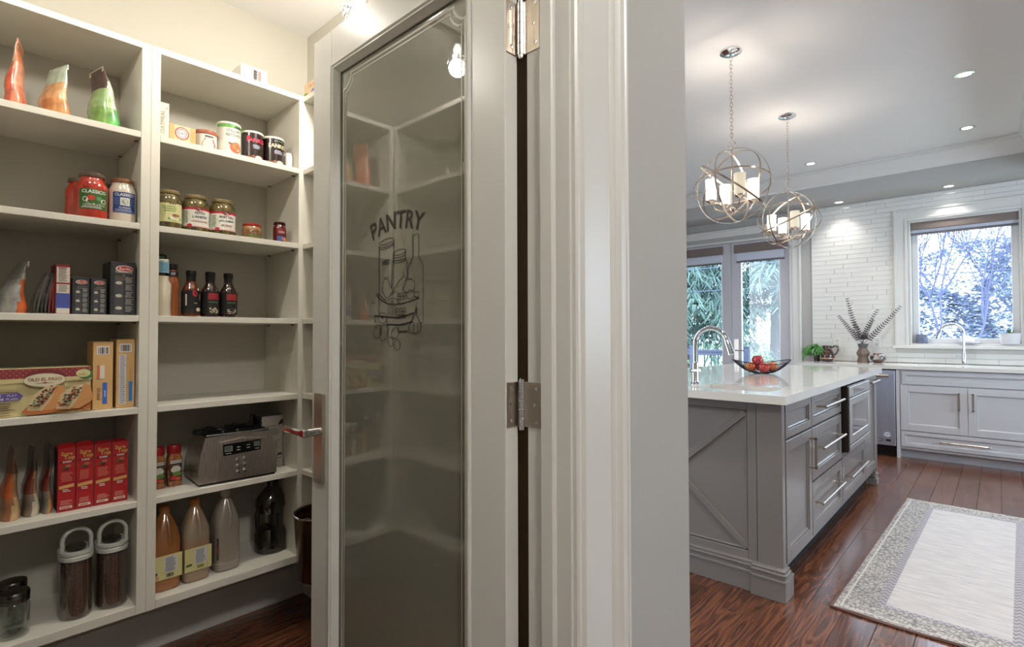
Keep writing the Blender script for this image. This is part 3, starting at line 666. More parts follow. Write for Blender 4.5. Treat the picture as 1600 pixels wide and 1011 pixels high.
for i in range(4):
    carton(names[i], -2.145, .2835 + i * .0455, z, .043, .07, .196, (168, 24, 30), ops, group='red cartons in a row', flap=.012 if i in (0, 1) else .003, side=(190, 120, 100) if i else (90, 30, 28))
# --- shelf 6, left: two glass jars, two bean canisters
z = TZ[6]
CG = glass('clear_jar_glass', (232, 238, 234), .05); PEW = M('pewter_lid', (120, 118, 114), .25, 1.0)
def glassjar(label, x, y):
    t = goods('glass_jar', label, 'jar', x, y, z)
    r = .036; m = MB().lathe([(.028, 0), (.034, .003), (r, .010), (r, .085), (.034, .094), (.030, .100), (.030, .108)], cap=False); m.build('jar_glass', CG, t)
    MB().lathe([(.001, .006), (.030, .006), (.030, .009), (.001, .009)]).build('jar_bottom', glass('thick_glass', (190, 200, 194), .2), t)
    l = MB().lathe([(.034, .100), (.0355, .102), (.0355, .112), (.034, .113), (.036, .116), (.036, .126), (.034, .130), (.012, .133)]); l.build('lid', PEW, t)
    return t
glassjar('empty clear glass jar with pewter screw lid, in front', -2.165, .170); glassjar('empty clear glass jar with pewter screw lid, standing behind the front one', -2.262, .172)
BEAN = M('coffee_beans', (64, 40, 32), .5, scale=240, c2=(120, 84, 70), bump=1.0); GREYP = M('pale_grey_plastic', (206, 208, 200), .35)
def canister(label, y):
    t = goods('food_canister', label, 'canister', -2.19, y, z)
    rx, ry = .042, .055
    MB().loft([(0, 0, .004, rx - .004, ry - .004, 2.3), (0, 0, .172, rx - .003, ry - .003, 2.3), (0, 0, .176, rx - .006, ry - .006, 2.3)], 36).build('dark_pellets', BEAN, t)
    MB().loft([(0, 0, 0, rx - .003, ry - .003, 2.3), (0, 0, .004, rx, ry, 2.3), (0, 0, .192, rx, ry, 2.3)], 36, cap=False).build('clear_wall', CG, t)
    MB().loft([(0, 0, .182, rx + .002, ry + .002, 2.3), (0, 0, .194, rx + .003, ry + .003, 2.3), (0, 0, .196, rx + .001, ry + .001, 2.3)], 36).build('lower_rim', GREYP, t)
    MB().loft([(0, 0, .199, rx + .002, ry + .002, 2.3), (0, 0, .208, rx + .003, ry + .003, 2.3), (0, 0, .211, rx - .006, ry - .006, 2.3), (0, 0, .206, rx - .012, ry - .012, 2.3)], 36).build('lid', GREYP, t)
    MB().loft([(0, .0, .206, rx - .016, ry - .02, 2.3), (0, 0, .216, rx - .016, ry - .02, 2.3), (0, 0, .217, rx - .022, ry - .026, 2.3)], 30).build('lid_insert', glass('smoky_plastic', (150, 152, 146), .15), t)
    pts = [(-.036, -.01, .205)] + [(-.036 * math.cos(a), -.01, .238 + .036 * math.sin(a)) for a in [PI * k / 14 for k in range(15)]] + [(.036, -.01, .205)]
    m = MB().tube(pts, .0062, 10); m.v = [(x * 1.0, yy * 1.5, zz) for x, yy, zz in m.v]; m.build('bail_handle', GREYP, t)
    return t
canister('tall clear canister of dark pellets with bail handle, nearer the glass jars', .315); canister('tall clear canister of dark pellets with bail handle, against the post', .408)
# --- shelf 1, middle unit
z = TZ[1]
carton('tall white carton tucked against the post, turned sideways', FX, .530, z, .030, .09, .128, (226, 222, 208), [('t', (170, 150, 130), 'OATMEAL', -.004, .060, .018, dict(rot=PI / 2)), ('r', (190, 180, 160), .006, .105, .012, .115)])
carton('small orange baking soda box with a round red emblem', FX, .587, z, .082, .05, .062, (222, 196, 158), [('r', (226, 170, 110), -.041, .001, -.026, .061), ('r', (226, 170, 110), .024, .001, .041, .061), ('o', (190, 50, 44), -.002, .034, .022, .022), ('o', W_, -.002, .034, .0185, .0185), ('g', (190, 50, 44), -.002, .034, .015, .015, .002), ('t', (60, 60, 60), 'A&H', -.002, .034, .011), ('t', W_, 'BAKING', -.002, .0165, .005)] + [('p', (222, 150, 80), [(.026, .01 + k * .008), (.040, .006 + k * .010), (.040, .009 + k * .010)]) for k in range(5)])
jar('cocoa_tub', 'short white tub with a copper brown lid and badge', -2.165, .674, z, .036, .073, M('tub_white', (214, 212, 204), .4), (160, 92, 68), .0365,
    [('p', (158, 58, 40), [(-.022, .004), (.022, .004), (.024, .022), (.014, .040), (0, .045), (-.014, .040), (-.024, .022)]), ('t', W_, 'HOT', 0, .032, .009), ('t', W_, 'COCOA', 0, .022, .010), ('t', W_, 'MIX', 0, .012, .008), ('r', (70, 66, 62), -.014, .046, .014, .051)], prof=[(.034, 0), (.036, .003), (.036, .060)], cat='tub', lidh=.016, lidm=M('brown_lid', (160, 92, 68), .4))
jar('soup_can', 'tall white can with a green band and a soup bowl picture', -2.17, .755, z, .0415, .126, M('can_white', (214, 212, 200), .4), (206, 204, 196), .042,
    [('r', (96, 160, 66), -.06, .104, .06, .115), ('r', (60, 66, 60), .006, .104, .034, .112), ('t', (110, 120, 120), 'ITALIAN', .004, .092, .014), ('t', (110, 120, 120), 'KITCHEN', .006, .077, .014), ('o', (190, 98, 60), .012, .030, .022, .020), ('o', (206, 130, 80), .012, .034, .015, .012), ('p', (70, 60, 50), [(-.018, .048), (-.004, .044), (0, .040), (-.010, .042)]), ('o', (110, 130, 70), .016, .036, .004, .003)], prof=[(.040, 0), (.0415, .002), (.0415, .114)], cat='can', lidh=.010, lidm=M('can_white'))
PC = M('panko_body', (40, 24, 22), .25, coat=.6)
for q, (yy, col, tc, lab) in enumerate(((.842, (40, 24, 22), (220, 60, 90), 'dark brown PANKO canister with pink lettering, next to the green banded can'), (.925, (34, 24, 24), (214, 210, 170), 'dark brown PANKO canister with cream lettering, right of the pink one'))):
    jar('breadcrumb_canister', lab, -2.17, yy, z, .0405, .116, PC, (206, 204, 196), .041,
        [('t', tc, 'PANKO', .000, .078, .0205, dict(thick=.03)), ('l', (190, 190, 210), -.014, .046, .022, .062, 4), ('o', (150, 110, 84), .006, .012, .026, .010), ('o', (214, 206, 196), .010, .012, .014, .008), ('r', (120, 70, 50), -.045, .001, -.008, .016)] + ([('o', (206, 40, 60), -.028, .088, .006, .008)] if q == 0 else [('r', (84, 110, 84), -.014, .096, .022, .100)]), prof=[(.039, 0), (.0405, .002), (.0405, .108)], cat='canister', lidh=.009, lidm=M('can_white'))
t = goods('small_pitcher', 'small white moulded pitcher at the right end of the tin shelf', 'pitcher', -2.16, .981, z)
MB().loft([(0, 0, 0, .014, .018, 3), (0, 0, .05, .015, .018, 3), (0, 0, .068, .013, .015, 2)], 16).build('pitcher_body', M('tub_white'), t); MB().tube([(-.014, 0, .06), (-.024, 0, .05), (-.022, 0, .02), (-.013, 0, .012)], .003, 8).build('handle', M('tub_white'), t)
# --- shelf 2, middle unit: pickle jars
z = TZ[2]
PIK = M('pickles', (58, 50, 26), .1, coat=1.0, c2=(112, 98, 52), scale=42, stretch=(1, 1, .35))
PROF = lambda r, h, lr: [(r * .9, 0), (r, .006), (r * 1.01, .012), (r * 1.01, h * .68), (r * .98, h * .76), (r * .88, h * .84), (lr * .95, h * .88), (lr * .95, h - .012)]
GD = (150, 134, 98)
jar('pickle_jar', 'green olive jar with a cream label, against the post', -2.165, .556, z, .041, .138, PIK, GD, .034,
    [('r', (206, 202, 150), -.06, .022, .040, .088), ('r', (70, 60, 40), -.008, .084, .012, .090), ('l', (110, 140, 60), -.03, .058, .020, .080, 3), ('o', (90, 140, 60), .010, .034, .022, .008), ('o', (224, 222, 210), .008, .038, .016, .006), ('o', (150, 84, 50), .012, .046, .012, .005)], prof=PROF(.041, .138, .034))
def pickles(label, yy, lines, r):
    o = [('r', (218, 216, 206), -.075, .018, .075, .080), ('r', (176, 28, 50), -.075, .080, .075, .088), ('o', (176, 28, 50), 0, .082, .014, .008), ('o', K_, 0, .084, .010, .0045), ('t', W_, 'DILLY', 0, .084, .005), ('r', (214, 160, 160), -.06, .018, .06, .022)]
    for s_, zz, sz, c in lines: o.append(('t', c, s_, .002, zz, sz, dict(thick=.02)))
    o += [('o', (176, 28, 50), -.030, .022, .008, .006), ('l', (130, 150, 110), -.050, .03, -.032, .075, 9), ('l', (130, 150, 110), .038, .03, .056, .075, 9)]
    jar('pickle_jar', label, -2.175, yy, z, r, .138, PIK, GD, .037, o, prof=PROF(r, .138, .037))
D_ = (50, 46, 50)
pickles("pickle jar labelled PETITS L'ANETH with a red stripe, middle jar of three", .6435, [('PETITS', .068, .0115, D_), ("L'ANETH", .054, .0120, D_), ('CORNICHONS', .038, .008, (150, 50, 60))], .0455)
pickles('pickle jar labelled BABY DILL GARLIC, right of the cornichons', .735, [('BABY DILL', .068, .0105, D_), ('with GARLIC', .054, .0095, D_), ('PICKLES', .036, .010, (150, 50, 60))], .0455)
jar('dip_jar', 'squat jar of nut spread with a red and white lid', -2.165, .841, z, .036, .062, C('spread', (150, 108, 70)), (176, 54, 50), .033, [('r', (120, 76, 44), -.036, .010, .036, .036), ('o', (226, 220, 206), 0, .030, .020, .007), ('t', (60, 90, 50), 'GOURMET', 0, .029, .008), ('r', (70, 110, 60), -.034, .010, .034, .016)], prof=[(.033, 0), (.036, .005), (.036, .036), (.034, .046), (.031, .052)], lidh=.010)
jar('spice_jar', 'slim dark red jar with a blue base label', -2.165, .950, z, .0255, .086, C('beet', (88, 22, 24)), (60, 20, 24), .022, [('r', (120, 34, 36), -.020, .034, .020, .058), ('l', (206, 200, 196), -.014, .040, .016, .048, 2), ('r', (60, 80, 130), -.020, .008, .006, .028), ('o', (206, 120, 60), .008, .016, .010, .008)], lidh=.012)
# --- shelf 3, middle unit: bottles
z = TZ[3]
def bottle(name, label, yy, prof, m, cap, capr, capz, caph, ops=(), r=.03, x=-2.165, cat='bottle', capseg=20):
    t = goods(name, label, cat, x, yy, z)
    MB().lathe(prof).build('bottle_body', m, t)
    MB().lathe([(capr * .96, capz), (capr, capz + .002), (capr, capz + caph - .002), (capr * .9, capz + caph)]).build('cap', M('cap_%d_%d_%d' % cap, cap, .35), t)
    if ops: deco(list(ops), t, wrap=r)
    return t
bottle('cheese_shaker', 'tall canister with a dark green lid, behind the other bottles', .547, [(.030, 0), (.031, .004), (.031, .19), (.029, .196)], M('shaker', (120, 96, 66), .4), (34, 78, 40), .031, .196, .034, [('t', (206, 220, 190), 'Grated', .0, .218, .013), ('t', (206, 220, 190), 'Valley', .0, .206, .013)], .0312, x=-2.27, cat='canister')
bottle('dressing_bottle', 'cream bottle with a pale blue neck label against the post', .537, [(.021, 0), (.023, .005), (.022, .04), (.024, .11), (.016, .125), (.016, .14)], M('cream_bottle', (206, 196, 176), .3, coat=.6), (216, 214, 206), .016, .188, .010, [('r', (130, 176, 196), -.02, .150, .02, .188), ('l', (90, 130, 160), -.012, .155, .014, .184, 5), ('r', (232, 230, 222), .0, .085, .008, .095)], .0162, x=-2.145)
SA = M('amber_sauce', (138, 72, 34), .15, coat=1.0, var=.2, scale=9, stretch=(9, 9, .6))
bottle('sauce_bottle', 'ribbed amber sauce bottle with a black collar', .568, [(.019, 0), (.022, .003), (.0215, .04), (.0225, .11), (.0235, .122), (.020, .130), (.018, .138), (.018, .142), (.019, .145), (.018, .160), (.015, .166)], SA, (30, 20, 24), .0175, .164, .022, [('r', (26, 24, 30), -.03, .142, .03, .160), ('l', (206, 204, 210), -.008, .146, .008, .156, 2)], .0192)
BB = M('barbecue_sauce', (42, 20, 14), .12, coat=1.0); BA = M('barbecue_amber', (96, 42, 16), .12, coat=1.0)
def bbq(label, yy, first):
    pr = [(.027, 0), (.0305, .004), (.031, .012), (.031, .086), (.0295, .096), (.024, .108), (.0165, .122), (.014, .132), (.014, .150)]
    o = [('r', (22, 20, 20), -.044, .012, .044, .094)]
    if first: o += [('r', (206, 204, 198), -.026, .040, -.021, .080), ('o', (176, 36, 60), .004, .083, .008, .011), ('l', (206, 200, 190), .0, .046, .012, .052, 2), ('r', (120, 110, 100), .020, .060, .026, .080), ('o', (206, 190, 160), .016, .026, .008, .007)]
    else:
        o += [('r', (150, 34, 44), -.016, .064, .022, .088), ('r', (60, 90, 60), -.014, .052, .018, .058)]
        for k in range(26): o.append(('o', rnd.choice([(222, 218, 206), (206, 196, 170), (120, 90, 60)]), rnd.uniform(-.012, .016), rnd.uniform(.014, .034), rnd.uniform(.001, .004), rnd.uniform(.001, .0025)))
    t = bottle('barbecue_sauce_bottle', label, yy, pr, BA if first else BB, (22, 20, 20), .0165, .148, .020, o, .0312); t['group'] = 'dark sauce bottles'
    MB().lathe([(.0148, .120), (.0152, .150)]).build('neck_sleeve', BLACK, t)
bbq('dark sauce bottle with an amber shoulder, first of three', .629, True); bbq('dark sauce bottle with a red label, middle of three', .6925, False); bbq('dark sauce bottle with a red label, last of three', .756, False)
# --- shelf 5, middle unit: spice jars, toaster, appliance carton
z = TZ[5]
CH = M('chilli_flakes', (120, 40, 26), .15, coat=1.0, c2=(170, 110, 60), scale=70)
for (yy, lab) in ((.545, 'chilli spice jar with a red lid, half hidden by the post'), (.598, 'chilli spice jar with a red lid beside the toaster')):
    t = goods('spice_jar', lab, 'jar', -2.23, yy, z); w_ = .0225
    MB().loft([(0, 0, 0, w_, w_, 5), (0, 0, .1, w_, w_, 5), (0, 0, .112, w_ * .85, w_ * .85, 4), (0, 0, .118, w_ * .85, w_ * .85, 4)], 24).build('jar_body', CH, t)
    MB().lathe([(.0215, .116), (.0225, .118), (.0225, .142), (.0205, .146)]).build('lid', M('spice_lid', (150, 20, 26), .4), t)
    deco([('r', (60, 34, 24), -.020, .018, .020, .096), ('r', (206, 200, 184), -.018, .082, .018, .094), ('t', (30, 30, 30), 'FARMHOUSE', 0, .088, .0062), ('o', (206, 206, 190), 0, .060, .016, .012), ('o', (96, 130, 60), .004, .044, .014, .008), ('o', (176, 40, 30), -.006, .030, .010, .008), ('o', (196, 90, 50), .008, .026, .008, .006), ('t', W_, 'CHILI', 0, .072, .010)], t, y=-w_ - .0003)
TS = M('brushed_toaster_steel', (206, 198, 190), .36, 1.0, var=.12, scale=24, stretch=(14, 1, 1))
t = goods('toaster', 'brushed steel four slice toaster with a black cord piled on top', 'toaster', -2.115, .783, z, PI / 2 - .06)
TW, TD, THt = .272, .185, .178
MB().box(-TW / 2 + .004, TW / 2 - .004, .004, TD - .004, .0, .008, .002).build('base', BLACK, t)
sec = []
body = MB().mat(TS)
prof = [(-.136, .008), (.136, .008), (.137, .05), (.130, .115), (.116, .172), (.0, .178), (-.116, .172), (-.130, .115), (-.137, .05)]
body.extrude(prof, 'y', .0, TD)
body.build('housing', None, t)
MB().box(-.112, .112, .012, TD - .012, .1725, .1800, .004).build('top_plate', BLACK, t)
m = MB().mat(DARKGAP)
for k in range(2): m.box(-.095, .095, .045 + k * .07, .075 + k * .07, .1785, .1803)
m.build('bread_slot', None, t)
m = MB().mat(TS); m.extrude([(-.070, .010), (.104, .010), (.104, .115), (.096, .150), (.0, .158), (-.070, .150)], 'y', -.006, .001); m.build('control_panel', None, t)
m = MB().mat(M('display_black', (20, 19, 19), .08, coat=1)); m.add([(-.058, -.0068, .100), (.074, -.0068, .106), (.074, -.0068, .147), (-.060, -.0068, .142)], [(0, 1, 2, 3)]); dp = m.build('display', None, t)
deco([('r', (104, 112, 104), -.054, .114, -.026, .135), ('r', (92, 96, 92), .048, .121, .070, .140), ('l', (30, 34, 30), -.052, .118, -.028, .132, 2)] + [('r', (200, 198, 190), a, b, a + .012, b + .002) for a, b in ((-.012, .116), (-.012, .126), (.022, .120), (.022, .130), (-.050, .107), (.052, .112))] + [('o', (206, 204, 196), a, b, .002, .002) for a, b in ((-.034, .108), (.064, .113))], dp, y=-.0072, name='display_marks')
for a in (-.008, .016):
    for b in (.036, .058, .080):
        m = MB().lathe([(.0072, 0), (.0072, .003), (.0050, .0034), (.0044, .006), (.002, .0066)], seg=16); m.v = [(a + x, -.0062 - zz, b + y + (a + .008) * .08) for x, y, zz in m.v]; m.build('button', CHROME, t)
crd = []
for k in range(60):
    f = k / 59; crd.append((-.118 + .225 * f + .012 * math.sin(f * 17), .075 + .035 * math.sin(f * 11 + 1), .187 + .012 * abs(math.sin(f * 8.3))))
crd = [(-.122, .06, .182), (-.13, .05, .190)] + crd + [(.10, .10, .205), (.088, .11, .225), (.072, .10, .228), (.06, .09, .200), (.02, .09, .192), (-.03, .075, .200)]
MB().tube(crd, .0034, 8).build('power_cord', BLACK, t); MB().box(-.142, -.112, .045, .070, .180, .200, .004).build('plug', BLACK, t)
for a in (-.05, .0): MB().lathe([(.005, .180), (.005, .188), (.002, .190)], a, .03, 0, 12).build('lever_knob', CHROME, t)
carton('dark brown and white appliance carton behind the toaster', -2.225, .953, z, .088, .09, .212, (178, 170, 160), [('l', (70, 60, 56), -.036, .02, .036, .05, 5), ('r', (70, 62, 58), .020, .046, .038, .056), ('l', (110, 100, 94), -.034, .06, .030, .11, 9), ('r', (50, 44, 42), -.034, .118, -.024, .126), ('r', (50, 44, 42), -.018, .118, -.008, .126), ('t', (60, 50, 48), 'TOASTER', -.01, .168, .012), ('l', (120, 110, 100), -.03, .13, .03, .16, 4), ('p', (60, 30, 26), [(.02, .17), (.042, .176), (.042, .196), (.03, .19)])], side=(70, 52, 44))
# --- shelf 6, middle unit: jugs and dark carafe
z = TZ[6]
def jug(label, yy, body_c, liquid, cap, labelled, x=-2.19, tall=.285):
    t = goods('juice_jug', label, 'jug', x, yy, z, PI / 2); w_ = .0455; k = tall / .285
    P = [(0, 0, 0, w_ * .86, w_ * .86, 3.5), (0, 0, .006, w_ * .97, w_ * .97, 3.6), (0, 0, .03, w_, w_, 3.8), (0, 0, .032, w_ * .97, w_ * .97, 3.8), (0, 0, .036, w_, w_, 3.8), (0, 0, .165 * k, w_, w_, 3.6), (0, 0, .180 * k, w_ * .97, w_ * .97, 3.2), (0, 0, .212 * k, w_ * .80, w_ * .80, 2.8), (0, 0, .240 * k, w_ * .56, w_ * .56, 2.2), (0, 0, .256 * k, w_ * .38, w_ * .38, 2), (0, 0, .262 * k, .0145, .0145, 2), (0, 0, .268 * k, .0145, .0145, 2)]
    MB().loft(P, 32).build('jug_body', body_c, t)
    if liquid:
        q = [(a, b, c, d - .0015, e - .0015, f) for a, b, c, d, e, f in P if c < liquid[0]] ; q.append((0, 0, liquid[0], q[-1][3], q[-1][4], 3))
    MB().lathe([(.016, .262 * k), (.017, .264 * k), (.017, .280 * k), (.015, tall)]).build('cap', cap, t)
    hp = [(.003, -w_ * .30, .250 * k), (.004, -w_ * .60, .225 * k), (.006, -w_ * .82, .20 * k), (.006, -w_ * .96, .175 * k), (.004, -w_ * .88, .150 * k)]
    MB().tube(hp, .0078, 12).build('handle', body_c, t)
    if labelled:
        o = [('r', (206, 198, 140), -w_ + .002, .042, w_ - .002, .124), ('r', (206, 206, 210), -.012, .064, .028, .118), ('l', (50, 50, 60), -.010, .066, .026, .116, 13), ('b', (30, 30, 30), -.004, .048, .018, .060), ('t', (40, 60, 30), '4', .030, .053, .006)]
        o += [('p', (60, 90, 40), [(-.040, .060), (-.020, .062), (-.022, .070), (-.038, .068)])] if labelled == 2 else [('o', (206, 150, 110), -.034, .052, .006, .008), ('p', (60, 40, 30), [(-.041, .056), (-.030, .066), (-.036, .072)])]
        deco(o, t, y=-w_ - .0006)
    return t
AJ = M('amber_jug_plastic', (150, 98, 56), .2, coat=.6, var=.12, scale=6); CJ = M('half_empty_jug', (150, 136, 118), .25, coat=.6, c2=(158, 116, 78), scale=4, stretch=(.2, .2, 2)); GJ = M('grey_jug_plastic', (146, 136, 124), .3, coat=.5, var=.06, scale=5)
OC = M('orange_cap', (200, 136, 74), .5)
jug('amber juice jug with an orange cap, nearest the post', .560, AJ, None, OC, 1); jug('half empty juice jug with an orange cap and cream label, middle jug', .655, CJ, None, OC, 2, tall=.287)
j3 = jug('pale translucent jug with a white cap and no front label', .763, GJ, None, M('can_white'), 0, x=-2.20, tall=.296)
deco([('r', (60, 50, 46), -.0432, .05, -.036, .13), ('o', (140, 60, 40), -.040, .085, .003, .014)], j3, y=-.0436)
t = goods('dark_carafe', 'black glass carafe with a loop handle in the corner of the bottom shelf', 'carafe', -2.245, .955, z, PI / 2)
BG = M('black_glass', (28, 25, 20), .1, coat=1.0)
MB().loft([(0, 0, 0, .055, .055, 2.4), (0, 0, .004, .061, .061, 2.4), (0, 0, .075, .060, .060, 2.4), (0, 0, .095, .050, .052, 2.4), (0, 0, .100, .040, .045, 2.4)], 32).build('lower_body', BG, t)
MB().loft([(.016, 0, .095, .030, .045, 2.4), (.018, 0, .165, .030, .045, 2.4)], 28).build('column', BG, t)
MB().loft([(0, 0, .158, .048, .046, 2.2), (0, 0, .185, .060, .055, 2.2), (0, 0, .215, .055, .052, 2.1), (.004, 0, .245, .034, .034, 2), (.008, 0, .262, .022, .022, 2), (.008, 0, .290, .022, .022, 2)], 32).build('upper_body', BG, t)
MB().tube([(-.048, 0, .180), (-.054, 0, .15), (-.054, 0, .11), (-.050, 0, .08)], .009, 12).build('handle', BG, t)
# stock pot on a low stool beside the corner
st = thing('step_stool', 'low dark wooden stool under the stock pot, hidden behind the door', 'stool', (-1.735, .970, 0))
DW = M('dark_stool_wood', (40, 28, 22), .5); MB().box(-.062, .09, -.07, .075, .325, .349, .003).build('seat', DW, st)
for a in (-.045, .06):
    for b in (-.045, .055): MB().box(a, a + .022, b - .011, b + .011, 0, .325, .002).build('leg', DW, st)
t = thing('stock_pot', 'tall dark metal pot with a wire handle, half behind the door', 'pot', (-1.775, .950, .3495), 0)
PB = M('pot_dark', (92, 74, 58), .22, .9, var=.5, scale=9, stretch=(1, 1, .3)); m = MB().lathe([(.086, 0), (.092, .004), (.106, .221), (.110, .224), (.107, .226), (.102, .221), (.088, .012), (.02, .010)], cap=False, seg=40); m.build('pot_body', PB, t)
MB().tube([(.108 * math.cos(a), .108 * math.sin(a), .225) for a in [2 * PI * k / 40 for k in range(40)]], .003, 8, closed=True).build('rim', CHROME, t)
MB().tube([(-.104, -.02, .210), (-.130, -.02, .206), (-.136, 0, .204), (-.130, .02, .206), (-.104, .02, .210)], .004, 8).build('handle', CHROME, t)
m = MB().mat(M('burnt_crust', (92, 56, 32), .6, c2=(34, 22, 16), scale=30, bump=.8))
for k in range(26): a = rnd.random() * 6.28; q = rnd.random() ** .5 * .085; m.ball((q * math.cos(a), q * math.sin(a), .168 + rnd.random() * .02), .022, 8, 6, (1, 1, .7))
m.build('contents', None, t, kind='stuff')
MB().lathe([(.09, .158), (.09, .163)]).build('filling', M('burnt_crust'), t)

# --- near unit, seen mirrored in the glass (faces +y)
def near(name, label, cat, x, z, r, h, m, lid=None):
    t = thing(name, label, cat, (x, -.08, z + .0005), PI)
    MB().lathe([(r * .9, 0), (r, .005), (r, h * .72), (r * .8, h * .86), (r * .75, h * .9)]).build('jar_body', m, t)
    MB().lathe([(r * .78, h * .88), (r * .8, h * .9), (r * .8, h)]).build('lid', lid or PEW, t); return t
t = thing('glass_bowl', 'clear glass bowl with a thin rim, mirrored at the top of the pantry glass', 'bowl', (-1.53, -.06, TZ[0] + .0005)); MB().lathe([(.05, 0), (.055, .004), (.085, .05), (.098, .066), (.10, .066), (.086, .048), (.05, .006)], cap=False, seg=36).build('bowl_glass', glass('bowl_glass', (214, 224, 214), .25), t); MB().tube([(.099 * math.cos(a), .099 * math.sin(a), .067) for a in [2 * PI * k / 40 for k in range(40)]], .002, 6, closed=True).build('rim', M('bowl_rim', (150, 150, 140), .2), t)
for i, (x, zz, r, h, c) in enumerate(((-1.84, 1, .03, .10, (190, 186, 176)), (-1.72, 1, .035, .09, (206, 202, 190)), (-1.62, 1, .03, .11, (170, 170, 160)), (-1.90, 6, .045, .20, (50, 46, 40)), (-1.78, 6, .045, .19, (60, 56, 50)), (-1.66, 6, .03, .10, (170, 176, 170)))):
    near('storage_jar', ('pale', 'cream', 'grey', 'black', 'charcoal', 'silvery')[i] + ' storage jar on the mirrored near side shelves', 'jar', x, TZ[zz], r, h, M('near_%d' % i, c, .3, coat=.4))
for i, (x, zz, w_, h, c) in enumerate(((-1.99, 4, .07, .20, (196, 190, 176)), (-1.91, 4, .06, .22, (180, 178, 170)), (-1.84, 4, .07, .19, (206, 204, 196)), (-1.72, 4, .08, .21, (150, 146, 138)), (-1.86, 5, .10, .09, (140, 136, 124)), (-1.74, 5, .09, .09, (196, 192, 180)), (-1.86, 3, .1, .13, (188, 180, 150)), (-1.7, 3, .08, .16, (160, 150, 140)))):
    t = thing('storage_carton', ('sand', 'pale grey', 'white', 'taupe', 'olive grey', 'cream', 'straw', 'brownish')[i] + ' carton on the mirrored near side shelves', 'box', (x, -.05, TZ[zz] + .0005), PI)
    MB().box(-w_ / 2, w_ / 2, 0, .10, 0, h, .001).build('box_body', M('nearbox_%d' % i, c, .5), t); deco([('r', (120, 110, 100), -w_ * .3, h * .3, w_ * .3, h * .7), ('l', W_, -w_ * .25, h * .35, w_ * .25, h * .65, 3)], t)

# --- pantry ceiling lamp: bar with three glass shades
t = thing('ceiling_lamp', 'nickel bar ceiling lamp with crystal glass shades above the pantry door', 'lamp', (-1.62, .62, 2.62))
MB().lathe([(.06, -.0005), (.06, -.02), (.05, -.028)]).build('canopy', CHROME, t); MB().tube([(0, 0, -.02), (0, 0, -.19)], .010, 10).build('stem', CHROME, t)
MB().box(-.014, .014, -.60, .385, -.205, -.185, .003).build('bar', M('champagne_metal', (150, 140, 124), .3, .8), t)
SHADE = glass('crystal_shade', (232, 234, 236), .3); BULB = M('lit_bulb', (255, 246, 230), .5, emit=14)
for yy, pw_ in ((-.55, .9), (-.14, .25), (.355, 2.3)):
    s_ = MB().lathe([(.022, -.205), (.026, -.22), (.050, -.300), (.048, -.300), (.024, -.22)], 0, yy, 0, 12, cap=False).build('shade', SHADE, t)
    MB().lathe([(.014, -.205), (.014, -.235)], 0, yy, 0, 12).build('socket', CHROME, t)
    m = MB(); m.ball((0, yy, -.255), .018); m.build('bulb', BULB, t)
    for k in range(10):
        a = 2 * PI * k / 10; MB().lathe([(.001, -.325), (.007, -.312), (.004, -.298)], .046 * math.cos(a), yy + .046 * math.sin(a), 0, 6).build('crystal_drop', glass('crystal_drop', (214, 216, 226), .35), s_)
    o = lamp('POINT', (-1.62, .62 + yy, 2.29), 7 * pw_, (1.0, .94, .84), .035)
# ---------------------------------------------------------------- backsplash tiles, each its own piece
TILE = M('glazed_white_tile', (222, 221, 216), .13, coat=.6, var=.03, scale=2.5)
TX0, TX1, TZ0, TZ1 = -1.61, .95, .891, 2.651; RH = .0520; TL = .40
cw = .118        # window casing width
gr = struct('trim_5', MB().box(TX0, TX1, YN - .004, YN - .0005, TZ0, WZ0 - .035), M('grout', (196, 194, 188), .8))
gr.name = 'backsplash_bed'
bpy.data.objects['backsplash_bed'].name = 'trim_5'
g2 = MB().mat(M('grout')); g2.box(TX0, WN0 - cw + .01, YN - .004, YN - .0005, WZ0 - .035, TZ1); g2.box(WN0 - cw + .01, TX1, YN - .004, YN - .0005, WZ1 + cw - .01, TZ1); g2.build('grout_bed', None, gr)
tm = {}
def tile(x0, x1, z0):
    L = round(x1 - x0, 3)
    if L < .012: return
    z1 = min(z0 + RH, TZ1)
    k = (L, round(z1 - z0, 3))
    if k not in tm:
        b = MB().box(-L / 2 + .0008, L / 2 - .0008, -.0125, -.003, -k[1] / 2 + .0008, k[1] / 2 - .0008, .0012).build('wall_tile', TILE, gr); o = b
        o.location = ((x0 + x1) / 2, YN, (z0 + z1) / 2); tm[k] = o
    else:
        o = piece('wall_tile', tm[k], ((x0 + x1) / 2, YN + rnd.uniform(-.0006, .0004), (z0 + z1) / 2), gr)
    o.rotation_euler = (rnd.uniform(-.006, .006), 0, rnd.uniform(-.004, .004))
row = 0; z = TZ0
while z < TZ1 - .006:
    x = TX0 - TL * (0, .42, .2, .63, .1, .52)[row % 6]
    holes = z + RH > WZ0 - .036 and z < WZ1 + cw
    while x < TX1:
        a, b = max(x, TX0), min(x + TL, TX1)
        if holes:
            if a < WN0 - cw: tile(a, min(b, WN0 - cw), z)
            if b > WN1 + cw: tile(max(a, WN1 + cw), b, z)
        elif b > a: tile(a, b, z)
        x += TL
    z += RH; row += 1
